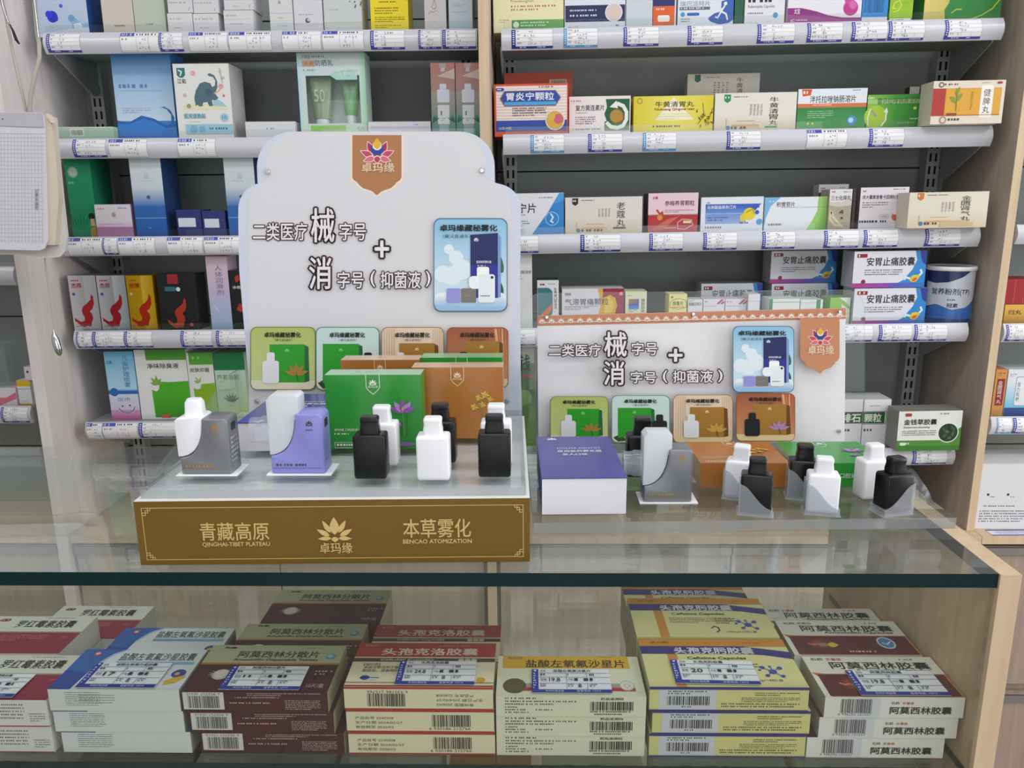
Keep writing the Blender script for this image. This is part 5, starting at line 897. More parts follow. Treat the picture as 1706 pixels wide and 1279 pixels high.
stomach(F6, 1300, 762, 1704, 1010, 'stomach capsule box in shade behind the red striped pair, fourth right shelf', .09)
stomach(G7, 142, 712, 548, 960, 'lower stomach capsule box of the shaded rear stack, fourth right shelf', .085)
stomach(G7, 142, 510, 548, 711, 'upper stomach capsule box of the shaded rear stack, fourth right shelf', .085, stack=True)
stomach(G7, 652, 742, 1100, 968, 'lower stomach capsule box of the bright front stack beside the tin', .006)
stomach(G7, 652, 512, 1100, 740, 'upper stomach capsule box of the bright front stack beside the tin', .006, stack=True)
M_(G7, 130, 808, 318, 975, 'R4', 'flat white box with green edge before the shaded stack, fourth right shelf', 'e4e6e4', [('r', 130, 808, 150, 975, '2f8a5a'), ('r', 150, 826, 318, 830, '6aa884')], D=.05)
M_(G7, 322, 812, 460, 975, 'R4', 'flat white box with green stripe beside the lime box, fourth right shelf', 'dfe2e0', [('r', 420, 812, 446, 975, '2f8a5a'), ('r', 322, 830, 420, 833, 'a8b8ac')], D=.05)
M_(G7, 505, 800, 630, 978, 'R4', 'lime green and white box behind the right end of sheet, fourth right shelf', '86c04a', [('p', [(560, 800), (630, 800), (630, 860), (600, 830)], 'dfe8dc'), ('p', [(575, 840), (630, 880), (630, 978), (590, 978)], 'd4e4cc')], D=.05)
def tin():
    q = lambda x, y: (1246 + x / 3.709, 280 + y / 3.709); Yc = YS + .046
    c = atY(*q(1240, 760), Yc); r = .95 * (atY(*q(1392, 760), Yc) - atY(*q(1104, 760), Yc)).length / 2; z = shz('R4', c.x) + .0005; H = atY(*q(1248, 640), Yc - r).z - z; n = 40
    o = empty('powder_tin', (c.x, Yc, z), 'round blue and white nutrition powder tin with white lid, right end of fourth shelf', 'tin')
    def ring(rr_, zz): return [(rr_ * math.cos(2 * math.pi * i / n), rr_ * math.sin(2 * math.pi * i / n), zz) for i in range(n)]
    mb = MB(); mb.loft([ring(r * .99, 0), ring(r, .002), ring(r, H - .001), ring(r * .99, H)], '2a4f9c', GLOSS)
    class Cyl(Face):
        def P(s, x, y): a = R(-90) + (x - .5) * R(180); k = r + s.lay * .00006; return Vector((k * math.cos(a), k * math.sin(a), H * (1 - y)))
        def poly(s, pts, col, mat=None, cols=None):
            s.up(); nn = 22                                # slices the outline so that it wraps the tin
            xs = [p[0] for p in pts]; lo, hi = min(xs), max(xs)
            def span(x):
                ys = []
                for i in range(len(pts)):
                    (xa, ya), (xb, yb) = pts[i], pts[(i + 1) % len(pts)]
                    if xa != xb and min(xa, xb) <= x <= max(xa, xb): ys.append(ya + (yb - ya) * (x - xa) / (xb - xa))
                return (min(ys), max(ys)) if ys else (0, 0)
            for i in range(nn):
                a, b = lo + (hi - lo) * i / nn, lo + (hi - lo) * (i + 1) / nn; e = (hi - lo) * 1e-4
                (a0, a1), (b0, b1) = span(a + e), span(b - e); s.mb.face([s.P(a, a1), s.P(b, b1), s.P(b, b0), s.P(a, a0)], col, s.mat)
    f = Cyl(mb, (0, 0, 0), (1, 0, 0), (0, 0, -1), mat=GLOSS); f.asp = math.pi * r / H
    f.r(0, 0, 1, .96, '3a6ab8'); f.p([(0, .0), (1, .0), (.93, .2), (.8, .52), (.6, .68), (.4, .72), (.2, .62), (0, .7)], 'c8ccd8'); f.p([(0, 0), (.62, 0), (.52, .1), (.34, .2), (.16, .23), (0, .2)], '232c5c')
    f.p([(.82, .02), (.98, .02), (.98, .95), (.76, .95), (.8, .5)], 'aeb4c4'); f.l(.84, .1, .94, .9, 20, '7a8090', .4)
    f.t('营养粉剂(TP)', .12, .32, .64, .46, '2a2e3c', .02); f.l(.34, .52, .5, .56, 1, '6a7080', .7); f.t('冠素', .34, .6, .48, .68, '2a3460', .03); f.r(0, .9, .76, .96, '1f3c80')
    mb.build('can', o)
    mb = MB(); mb.loft([ring(r * 1.02, H + .0003), ring(r * 1.05, H + .001), ring(r * 1.05, H + .007), ring(r * 1.02, H + .0085), ring(r * .98, H + .0085), ring(r * .97, H + .007)], mat=WHITEP); mb.build('lid', o)
tin()
# --- right bay, fifth shelf
M_(H8, 425, 337, 608, 602, 'R5', 'white granule box with green banner, behind the right edge of sheet', 'e0dee0', [('r', 430, 408, 608, 474, '2c5c34'), ('T', '排石', 500, 418, 600, 466, 'eef0ea'), ('l', 440, 505, 600, 520, 1, '4a4a4c', .9)], D=.06, dy=.03)
M_(H8, 612, 337, 757, 602, 'R5', 'white granule box with green banner, beside the green capsule box', 'e2e0e4', [('r', 612, 408, 728, 474, '2c5c34'), ('k', [(612, 405), (735, 405), (735, 478), (612, 478)], 3, '4a7a50'), ('T', '颗粒', 618, 418, 710, 466, 'eef0ea'), ('l', 645, 370, 722, 378, 1, TX, .6), ('l', 620, 505, 700, 520, 1, '4a4a4c', .9)], D=.06, dy=.03)
M_(H8, 800, 398, 1138, 598, 'R5', 'white and green capsule box with round dark leaf photo, lowest right shelf', 'e2e3de', [('p', [(800, 545), (1040, 545), (1138, 480), (1138, 598), (800, 598)], '4f8a34'), ('r', 800, 572, 1138, 598, '3c7a2c'), ('c', 1070, 508, 56, 'e2e6dc'), ('c', 1070, 508, 51, '243a26')] + [('p', petal(1070 + 30 * math.cos(i * 1.1), 508 + 28 * math.sin(i * 1.7), i * 50, 26, 14), ('3a5a34', '1c2c1c', '4a6a44')[i % 3]) for i in range(12)] + [('rr', 834, 408, 868, 424, 4, 'a83a30'), ('t', '金钱草胶囊', 830, 438, 1004, 466, '24262a', .03), ('T', 'Jinqiancao Jiaonang', 830, 474, 968, 484, '8a8c88'), ('l', 826, 495, 1005, 524, 3, '6a6c68', .45), ('l', 1020, 408, 1130, 420, 1, '8a9a84', .6), ('rr', 815, 555, 848, 570, 6, 'd8e4c8'), ('l', 848, 556, 872, 568, 1, 'd8e4c8', .7)], D=.048, dy=-.022, zx=.0042, side='8c8e86')
M_((800, 540, 1), 52, 28, 93, 214, 'R5', 'tall green box seen in the gap between the two display boards', '3f5c38', [('g', 52, 28, 93, 64, '9a988c', '8a8a7c'), ('T', '钱', 68, 50, 86, 76, '24242a'), ('r', 52, 82, 93, 88, '8a3a40'), ('g', 52, 88, 93, 214, '3a5a30', '5c7c40'), ('c', 74, 120, 14, '6a8c50'), ('c', 80, 140, 10, '4a6c38')], D=.06)
# --- outer bays
def far(*a, **k): return sbox(*a, grp='far', **k)
far(S4, 425, 478, 640, 604, 'F4', 'gold box with black title in the far-right bay', 'd6a43c', [('g', 425, 478, 640, 604, 'e0b04a', 'c08a28'), ('t', '归丸', 450, 512, 532, 542, '3a2c14', .03)], D=.06)
far(S4, 432, 318, 640, 477, 'F4', 'dark red box lying on the gold box in the far-right bay', '9c1a20', [('r', 488, 318, 492, 477, 'c8444a'), ('r', 545, 440, 549, 477, 'c8444a')], D=.06, stack=True)
far(S4, 358, 884, 430, 1186, 'F5', 'slim orange box with red vertical title in the far-right bay', 'cc9050', [('r', 372, 945, 422, 1115, '8c2a30'), ('v', '金匮肾气丸', 380, 955, 410, 1105, 'e8d8c4'), ('l', 372, 905, 420, 930, 2, '7a5a34')], D=.05)
far(S4, 436, 884, 640, 1186, 'F5', 'white to light blue box in the far-right bay, beside the slim orange one', 'dce2e8', [('g', 436, 960, 640, 1130, 'dce2e8', '6fbcdc'), ('r', 436, 1130, 640, 1186, '2f4a8c'), ('rr', 490, 930, 640, 1118, 14, '8a9aa4'), ('rr', 494, 934, 640, 1114, 13, 'e2e6ea'), ('l', 450, 912, 485, 935, 2, 'b04a50'), ('v', '强力枇杷', 500, 965, 520, 1090, '4a4a50')], D=.05)
far(T5, 160, 120, 420, 372, None, 'large white printed carton on the cabinet top of the far-right bay', 'dddcde', [('l', 185, 280, 400, 290, 1, '6a6a6e', .5), ('l', 172, 300, 410, 350, 5, '5a5a5e', .45), ('c', 196, 238, 5, '3a3a40'), ('c', 272, 238, 5, '3a3a40'), ('l', 205, 245, 222, 252, 1, '7a7a80'), ('l', 282, 245, 300, 252, 1, '7a7a80')], D=.09, dy=-.03, name='carton', cat='carton')
far(V3, 172, 428, 302, 660, 'G4', 'small white box with yellow top in the far-left bay', 'e4e0e2', [('r', 172, 428, 302, 482, 'dcb428'), ('r', 172, 500, 302, 510, 'a8c0d0'), ('l', 200, 580, 270, 590, 1, 'd88a9a', .6), ('r', 172, 640, 302, 660, 'c89a3a')], D=.05)
far(V3, 236, 295, 330, 427, 'G4', 'small white box with black dot on the yellow topped box, far-left bay', 'd8d2d4', [('c', 268, 345, 12, '5a3a44')], D=.04, stack=True)
far(V3, -120, 500, 160, 672, 'G4', 'white and pink box under the clear bin in the far-left bay', 'ded6da', [('p', [(-120, 590), (60, 590), (160, 540), (160, 600), (0, 660), (-120, 660)], 'd8708c')], D=.06, dy=.01)

# ================================================================ medicine boxes inside the counter
Q1 = (0, 950, 3.888); Q2 = (280, 980, 4.278); Q3 = (550, 980, 4.277); Q4 = (800, 960, 4.01); Q5 = (1020, 960, 4.009); Q6 = (1270, 960, 3.913)
YC0 = 0.6185
def flip(x0, y0, x1, y1): return (x1, y1, x0, y0)
class Stk:
    """One pile: geometry read from the front edges; cr = crop the print was read in."""
    def __init__(s, cr, x0, x1, yt, yf, n):
        s.cr = cr; q = lambda x, y: (cr[0] + x / cr[2], cr[1] + y / cr[2]); s.q = q
        xm = (x0 + x1) / 2; s.zt = atY(*q(xm, yt), YC0).z; s.n = n; s.h = (s.zt - CZ - .0006) / n
        s.a, s.b = atZ(*q(x0, yt), s.zt), atZ(*q(x1, yt), s.zt); s.W = s.b.x - s.a.x; s.D = atZ(*q(xm, yf), s.zt).y - YC0; s.xc = (s.a.x + s.b.x) / 2
    def V(s, y): return 1 - (atZ(*s.q(600, y), s.zt).y - YC0) / s.D
    def U(s, x, y): return (atZ(*s.q(x, y), s.zt).x - s.a.x) / s.W
    def tb(s, x0, y0, x1, y1): ym = (y0 + y1) / 2; return (s.U(x0, ym), s.V(y0), s.U(x1, ym), s.V(y1))
def cbox(st, label, top, front, body, cols, group, xc=None, y=None, z=None, W=None, name='medicine_box'):
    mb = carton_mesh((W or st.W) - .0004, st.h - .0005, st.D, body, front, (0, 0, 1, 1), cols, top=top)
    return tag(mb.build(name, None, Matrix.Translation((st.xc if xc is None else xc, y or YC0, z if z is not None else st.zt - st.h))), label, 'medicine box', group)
def card(st, x0, y0, x1, y1, name, price, label, tilt=0.0):
    """Paper price card lying on the top box of a pile."""
    u0, v0, u1, v1 = st.tb(x0, y0, x1, y1); w = (u1 - u0) * st.W; d = (v1 - v0) * st.D
    mb = MB(); mb.box((0, -d, 0), (w, 0, .0003), 'e6e9f0', PAPER); f = Face(mb, (0, 0, .0003), (w, 0, 0), (0, -d, 0), mat=PAPER)
    b = '2f3f9c'; f.r(0, 0, .085, 1, b); f.r(0, .86, 1, 1, b)
    f.p([(.02, .04), (.065, .04), (.042, .12)], 'dfe2f4'); [f.l(.022, .17 + .1 * i, .066, .23 + .1 * i, 1, 'd8dcf2', .9, seed=i) for i in range(7)]
    f.t('市场价格监督', .17, .89, .4, .97, 'd8dcf2'); f.t('监督电话: 12315', .56, .89, .86, .97, 'd8dcf2')
    for v in (.18, .36, .62): f.r(.09, v, .995, v + .012, '50566a')
    for x, a, c in ((.44, .18, .86), (.7, .62, .86), (.7, .18, .36)): f.r(x, a, x + .005, c, '50566a')
    f.t('品名', .11, .05, .18, .14, '5a6072'); f.t(name, .28, .04, .28 + .06 * len(name), .15, '20242e', .02); f.l(.11, .22, .2, .32, 1, '5a6072', .8); f.l(.46, .22, .52, .32, 1, '5a6072', .8); f.l(.74, .22, .81, .33, 1, '2a3040', .8)
    f.t('零售', .11, .42, .19, .55, '5a6072'); (f.t(price, .22, .41, .36, .56, '20242e', .02) if price else f.l(.22, .42, .34, .55, 1, '3a4050', .8)); f.t('产地', .46, .43, .52, .54, '5a6072'); f.l(.54, .42, .95, .55, 1, '2a3040', .85)
    f.l(.11, .67, .19, .8, 2, '5a6072', .6); f.l(.46, .67, .53, .8, 2, '5a6072', .6); f.t('盒', .58, .66, .63, .8, '14161c', .04); f.l(.73, .67, .82, .8, 2, '5a6072', .6)
    o = mb.build('price_card', None, Matrix.Translation((st.a.x + u0 * st.W, YC0 + st.D * (1 - v0), st.zt + .0013)) @ Matrix.Rotation(tilt, 4, 'Z'))
    tag(o, label, 'price card', 'paper price cards in the glass counter')
def pile(st, kind, top, fronts, body, cols, group, back=(), offs=(), ymin=0.0):
    """n boxes in front plus whole piles behind; back = far edges in pixels of the full frame."""
    nm = ['top', 'middle', 'bottom'] if st.n == 3 else ['top', 'bottom']
    for i in range(st.n):
        dx = offs[i] if i < len(offs) else 0
        cbox(st, f'{kind}, {nm[i]} box of the front pile', top if i == 0 else (), fronts[min(i, len(fronts) - 1)], body, cols, group, xc=st.xc + dx, y=YC0 + .001 * i, z=CZ + .0006 + st.h * (st.n - 1 - i))
    prev = YC0 + st.D + .003
    for j, (x0, x1, yf) in enumerate(back):     # piles behind may be lower: take the count whose far edge lies where a box fits
        best = None
        for n in range(max(1, st.n - 1), st.n + 1):
            z = CZ + .0006 + st.h * n; a, b = atZ(x0, yf, z), atZ(x1, yf, z); y = (a.y + b.y) / 2 - st.D; e = abs(y - prev)
            if best is None or e < best[0]: best = (e, n, y, (a.x + b.x) / 2)
        e, n, y, xc = best; y = max(y, prev, ymin if j == 0 else 0); prev = y + st.D + .0015; w = ('second', 'third')[j]
        lv = ['top', 'middle', 'bottom'] if n == 3 else (['top', 'bottom'] if n == 2 else ['single'])
        for i in range(n):
            cbox(st, f'{kind}, {lv[i]} box of the {w} pile back', top if i == 0 else (), (), body, cols, group, xc=xc, y=y, z=CZ + .0006 + st.h * (n - 1 - i))
def flin(x0, y0, w, h):                                 # front print read in crop pixels -> 0..1
    fx = lambda x: (x - x0) / w; fy = lambda y: (y - y0) / h
    return lambda k, *a: (k, fx(a[0]), fy(a[1]), fx(a[2]), fy(a[3]), *a[4:])
CR = 'e4debc'
# S1 maroon and white, at the left edge
s = Stk(Q1, -470, 300, 835, 545, 2); m5 = [s.V(y) for y in (575, 655, 665)]
U0 = 0
top1 = [('r', 0, 0, 1, .44, 'd6d8d0'), ('r', 0, .43, 1, .46, '9a8a64'), ('r', 0, .46, 1, 1, '8e2c48'), ('rr', .06, .07, .17, .15, .03, '8a2a4a'), ('l', .07, .09, .16, .13, 1, 'e0c8d0', .7), ('t', '罗红霉素胶囊', .28, .12, .86, .32, '2c2e30', .03), ('l', .5, .04, .85, .075, 1, '8a8c88', .6), ('l', .12, .52, .72, .7, 4, 'c88a9c', .4), ('l', .86, .56, .94, .62, 2, 'c88a9c', .5)]
fr1 = [('l', .3, .15, .8, .9, 6, '5a5c5e', .4), ('l', .84, .5, .97, .85, 4, '5a5c5e', .4), ('r', 0, .96, 1, 1, '8e2c48')]
pile(s, 'white and maroon capsule box at the left edge', top1, [fr1], 'e2e2e0', {'t': '8e2c48'}, 'maroon and white capsule boxes', [(-60, 219, 1027), (85, 277, 1010)])
card(s, -240, 682, 155, 833, '罗红霉素胶囊', None, 'price card on the white and maroon box at left edge of the counter')
# S2 blue and white
s = Stk(Q1, 302, 1160, 768, 508, 3); g = flin(302, 768, 850, 132)
top2 = [('r', 0, 0, 1, 1, 'dbe2e4'), ('p', [(0, 0), (.36, 0), (.27, .12), (.2, .4), (.17, 1), (0, 1)], '2f62ae'), ('p', [(0, .55), (.18, .6), (.17, 1), (0, 1)], '27489a'), ('p', [(.34, 0), (.37, 0), (.28, .14), (.21, .42), (.19, .4), (.26, .12)], '9cc0dc'), ('c', .13, .12, .028, 'c8504a'), ('c', .13, .12, .016, 'e8d0c8'), ('t', '盐酸左氧氟沙星胶囊', .34, .1, .95, .3, '2c4448', .015), ('g', .34, .33, .97, .4, '6f9cc0', '8ab4d0', 'h'), ('c', .91, .62, .055, '2f4ea0'), ('p', [(.84, .8), (.9, .72), (.99, .66), (1.0, .72), (.93, .85), (.85, .9)], 'd8b02c'), ('c', .9, .63, .02, 'd8a83a')]
top2[-2] = ('p', [(.84, .8), (.9, .72), (.975, .66), (.98, .72), (.93, .85), (.85, .9)], 'd8b02c')
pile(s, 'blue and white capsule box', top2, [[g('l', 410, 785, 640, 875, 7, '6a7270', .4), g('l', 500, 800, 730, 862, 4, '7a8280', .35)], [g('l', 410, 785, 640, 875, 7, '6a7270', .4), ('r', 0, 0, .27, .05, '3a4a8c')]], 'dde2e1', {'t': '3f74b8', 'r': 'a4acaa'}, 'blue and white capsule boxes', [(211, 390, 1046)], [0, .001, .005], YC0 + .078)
card(s, 560, 606, 1060, 768, '盐酸左氧氟沙星胶囊', '17', 'price card on the blue and white capsule box in the counter')
# S3 dark maroon and sage
s = Stk(Q2, 88, 1137, 733, 402, 3); g = flin(88, 733, 1049, 152)
top3 = [('r', 0, 0, 1, .42, 'b2b894'), ('r', 0, .4, 1, .44, 'b0803a'), ('r', 0, .44, 1, 1, '4a2129'), ('t', '阿莫西林分散片', .235, .14, .83, .285, '2c2e28', .03), ('T', 'Amoxicillin Dispersible Tablets', .22, .31, .835, .37, '3a3c34'), ('T', '先泰', .1, .045, .19, .085, '2c2e28'), ('l', .7, .06, .95, .09, 1, '6a6c5a', .5), ('c', .92, .26, .035, '5a94c0'), ('c', .915, .25, .02, 'a4c4d8'), ('c', .2, .66, .062, 'd4ccc0')] + [('p', petal(.2, .66, 24 * i, .1, .02), 'c0b4ac') for i in range(15)] + [('c', .2, .66, .05, 'e0dacf'), ('l', .86, .58, .98, .7, 2, 'b8a4a0', .5), ('t', '10片/盒', .84, .85, .96, .93, 'c8b8b0')]
bc3 = lambda x: [g('r', 95 + x, 738, 390 + x, 862, 'd8d8d4'), g('b', 130 + x, 765, 355 + x, 852), ('t', '6 903757 10315', *flip((125 + x - 88) / 1049, .06, (365 + x - 88) / 1049, .17), '3a3a3a'), g('l', 560 + x, 742, 1085 + x * .3, 768, 2, 'c4a8a4', .5), g('l', 470 + x, 770, 1085 + x * .3, 780, 1, 'c4a8a4', .8), g('l', 830, 792, 1085, 866, 6, 'c4a8a4', .5), g('l', 430 + x, 808, 830, 820, 1, 'c4a8a4', .8)]
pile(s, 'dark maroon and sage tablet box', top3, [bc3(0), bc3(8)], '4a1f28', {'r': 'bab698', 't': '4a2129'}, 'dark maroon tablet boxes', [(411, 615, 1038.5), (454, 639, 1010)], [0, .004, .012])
card(s, 410, 563, 970, 731, '阿莫西林分散片', None, 'price card on the dark maroon and sage tablet box in the counter')
# S4 red and cream
s = Stk(Q3, 92, 1162, 698, 386, 3); g = flin(92, 698, 1070, 150); V = s.V
top4 = [('r', 0, 0, 1, V(486), 'a83a38'), ('r', 0, V(486), 1, V(493), 'd8cfb0'), ('r', 0, V(494), 1, V(520), '4c4636'), ('t', '头孢克洛胶囊', *s.tb(372, 425, 1055, 472), 'ecdcd0', .035), ('T', 'Cefaclor Capsules', *s.tb(358, 499, 735, 516), 'dcd6c0'), ('t', '希刻劳', *s.tb(248, 398, 345, 413), 'd8a89c'), ('l', *s.tb(780, 404, 1130, 417), 1, 'c88880', .6)] + [('rr', *s.tb(915 + 46 * i, 500, 955 + 46 * i, 519), .01, 'cfc9b4') for i in range(3)] + \
       [('t', '【适应症】', *s.tb(240, 532, 355, 550), '4a4a3c'), ('t', '本品主要适用于敏', *s.tb(238, 552, 490, 570), '4a4a3c'), ('t', '菌感染、耳鼻喉科', *s.tb(228, 575, 490, 595), '4a4a3c'), ('rr', *s.tb(210, 620, 345, 652), .03, 'd4d4d8'), ('rr', *s.tb(210, 620, 280, 652), .03, '3048a4'), ('c', s.U(1075, 655), s.V(650), .03, 'd8a03c'), ('r', 0, V(668), 1, V(672), '8a6a50'), ('r', 0, V(690), 1, 1, 'b03a34')]
dt = lambda x0, x1, f_: [('t', a, *(flip(x0, v, x1 - d_, v + .13) if f_ else (x0, v, x1 - d_, v + .13)), '4a4a3e') for a, v, d_ in (('产品批号 2240308', .3, .06), ('生产日期 2024/02/27', .5, 0), ('有效期至 2026/02', .7, .06))]
edge4 = [('r', 0, 0, 1, .1, 'b03a34'), ('r', 0, .93, 1, 1, 'b03a34')]
f4a = edge4 + [g('b', 258, 742, 530, 825), ('t', '6 930186 215766', *flip(.155, .16, .43, .28), '3a3a32')] + dt(.62, .93, True)
f4b = edge4 + [('b', .58, .22, .84, .74), ('t', '6 930186 215766', .56, .76, .84, .88, '3a3a32')] + dt(.06, .38, False)
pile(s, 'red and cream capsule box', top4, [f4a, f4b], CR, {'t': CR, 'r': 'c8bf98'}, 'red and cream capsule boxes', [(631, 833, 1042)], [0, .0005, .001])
card(s, 480, 527, 1035, 695, '头孢克洛胶囊', '24.8', 'price card on the red and cream capsule box in the counter')
# S5 yellow banner on cream
s = Stk(Q4, 103, 1112, 797, 531, 3); g = flin(103, 797, 1009, 130); V = s.V
top5 = [('r', .035, 0, .93, V(612), 'd8ab34'), ('t', '盐酸左氧氟沙星片', *s.tb(303, 556, 965, 606), '2c2c28', .03), ('t', '来护芭', *s.tb(186, 537, 284, 553), '8a5a20'), ('l', *s.tb(790, 534, 975, 544), 1, '7a6a30', .5), ('t', 'Levofloxacin Hydrochloride Tablets', *s.tb(378, 622, 835, 634), '5a5a4c'), ('p', [(s.U(280, 715), V(713)), (s.U(1030, 715), V(713)), (s.U(1030, 738), V(738)), (s.U(280, 738), V(738))], '9a9c98'), ('p', [(s.U(280, 740), V(740)), (s.U(1038, 740), V(740)), (s.U(1042, 763), V(763)), (s.U(285, 763), V(763))], 'b83040'), ('c', s.U(228, 732), V(730), .079, '5f573c', .18), ('c', s.U(982, 728), V(726), .05, 'b0b2ae', .12), ('c', s.U(982, 728), V(726), .045, 'dcdcd0', .105), ('k', [(s.U(960, 728), V(726)), (s.U(982, 728), V(715)), (s.U(1004, 728), V(726)), (s.U(982, 728), V(742))], .006, 'a8aaa6', True)]
f5 = [g('l', 165, 806, 390, 820, 1, '4e5048', .7), g('l', 165, 826, 645, 862, 2, '4e5048', .5), g('l', 165, 864, 285, 875, 1, '4e5048', .7), g('l', 165, 880, 330, 892, 1, '4e5048', .7), g('l', 370, 880, 545, 892, 1, '4e5048', .7), g('l', 165, 897, 405, 909, 1, '4e5048', .7), ('t', '药品追溯码', *g('x', 808, 804, 960, 820)[1:], '3a3c36', .02), g('b', 738, 830, 1025, 886), g('l', 738, 890, 1025, 900, 1, '3a3c36', .8), g('l', 765, 906, 1000, 918, 1, '5a5c54', .7)]
pile(s, 'cream tablet box with yellow banner', top5, [f5], 'e2e2c8', {}, 'cream tablet boxes with yellow banner')
card(s, 345, 630, 870, 788, '盐酸左氧氟沙星片', '19.8', 'price card on the cream tablet box with yellow banner')
# S6 navy, orange and yellow
s = Stk(Q5, 250, 1318, 735, 417, 3); g = flin(250, 735, 1068, 165); V = s.V
top6 = [('r', 0, 0, 1, 1, 'd8d69a'), ('r', .17, .1, .235, 1, 'c98c3a'), ('r', 0, 0, 1, V(466), 'cc8c36'), ('p', [(0, V(464)), (.7, V(464)), (.82, V(478)), (1, V(500)), (1, V(548)), (.82, V(522)), (.7, V(516)), (0, V(516))], '35327c'), ('t', '头孢克肟胶囊', *s.tb(412, 472, 940, 514), 'eceaf2', .045), ('T', 'Cefixime Capsules', *s.tb(502, 534, 892, 556), '44423c'), ('t', '达力新', *s.tb(250, 432, 372, 446), '6a4a1c'), ('l', *s.tb(870, 438, 1090, 450), 1, '8a5a24', .5), ('l', .27, V(575), .72, V(625), 4, '5a584a', .4), ('l', .6, V(580), .75, V(632), 3, '5a584a', .4), ('k', [(.55, V(660)), (.575, V(645)), (.6, V(655)), (.6, V(680)), (.575, V(695))], .01, '4a4840'), ('t', '100mg×15粒/盒', .65, V(682), .86, V(700), '44423c')] + \
       [('k', [(.82, V(632)), p_], .007, '5a68b0') for p_ in ((.765, V(605)), (.875, V(608)), (.775, V(660)), (.87, V(665)), (.82, V(600)))] + [('c', x, y, r_, '3a50a8') for x, y, r_ in ((.82, V(634), .026), (.765, V(606), .017), (.875, V(610), .017), (.775, V(660), .015), (.872, V(664), .015), (.74, V(624), .01), (.815, V(600), .009))]
f6 = [('r', 0, 0, 1, .12, '35327c'), ('r', .06, .12, .42, 1, 'cfd0d8'), g('b', 370, 800, 655, 862), g('l', 375, 762, 650, 792, 2, '4a4a50', .6), g('l', 470, 868, 555, 880, 1, '5a5a5c', .8), g('l', 960, 772, 1260, 800, 2, '5a5848', .5), g('l', 870, 806, 1260, 842, 3, '5a5848', .5), g('l', 735, 846, 1260, 882, 2, '5a5848', .5), ('r', 0, .95, 1, 1, '35327c')]
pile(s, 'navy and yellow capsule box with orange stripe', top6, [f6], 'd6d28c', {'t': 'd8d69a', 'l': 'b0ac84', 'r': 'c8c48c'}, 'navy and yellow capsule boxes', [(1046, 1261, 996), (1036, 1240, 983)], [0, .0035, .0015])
card(s, 408, 566, 960, 722, '头孢克肟胶囊', '20', 'price card on the navy and yellow capsule box in the counter', R(-1.5))
# S7 white, maroon
s = Stk(Q6, 412, 1325, 783, 522, 3); g = flin(412, 783, 941, 140); V = s.V
top7 = [('r', 0, 0, 1, 1, 'e0e0d4'), ('p', [(0, V(622)), (.1, V(632)), (1, V(632)), (1, 1), (.05, 1), (.05, V(660))], 'c07a3c'), ('r', .04, V(636), .985, .985, '5a2430'), ('t', '阿莫西林胶囊', *s.tb(442, 556, 1086, 601), '26262a', .035), ('T', 'Amoxicillin Capsules', *s.tb(612, 603, 1098, 621), '4a4a44'), ('t', '石药', *s.tb(312, 532, 392, 548), '3a3a38', .02), ('t', '乐普倍', *s.tb(412, 532, 510, 548), 'b8483a', .02), ('l', *s.tb(890, 535, 1095, 550), 1, '8a8a80', .6), ('c', .27, V(700), .1, '6e2c2c', .17), ('c', .25, V(700), .06, '8c3c30', .11), ('k', [(.16, V(695)), (.2, V(705)), (.23, V(698)), (.27, V(708))], .012, 'd88a6a'), ('rr', .24, V(692), .32, V(718), .02, '8a8478'), ('p', petal(.31, V(705), 95, .09, .14), 'd0b83c'), ('c', .79, V(690), .07, 'c8d4dc', .17), ('c', .79, V(690), .058, '4a84b4', .14), ('k', [(.76, V(690)), (.79, V(702)), (.83, V(680))], .01, 'e2e8ec'), ('l', .45, V(752), .94, V(768), 1, 'd8c4c0', .7)]
f7 = [('r', .16, .02, .4, .98, 'd4d6da'), g('b', 520, 798, 730, 892), ('t', '6 936292 121557', *g('x', 508, 893, 732, 908)[1:], '3a3a3c'), ('t', '石药', *g('x', 860, 815, 915, 832)[1:], '3a3a3c', .02), ('t', '乐普倍', *g('x', 935, 815, 1012, 832)[1:], 'c0483c', .02), ('t', '阿莫西林胶囊', *g('x', 855, 848, 1270, 896)[1:], '26262a', .04)]
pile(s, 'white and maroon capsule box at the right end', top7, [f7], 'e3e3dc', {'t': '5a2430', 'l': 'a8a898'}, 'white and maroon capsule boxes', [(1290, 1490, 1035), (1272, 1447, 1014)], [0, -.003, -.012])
card(s, 590, 622, 1160, 783, '阿莫西林胶囊', '19.8', 'price card on the white and maroon box at right end of the counter')
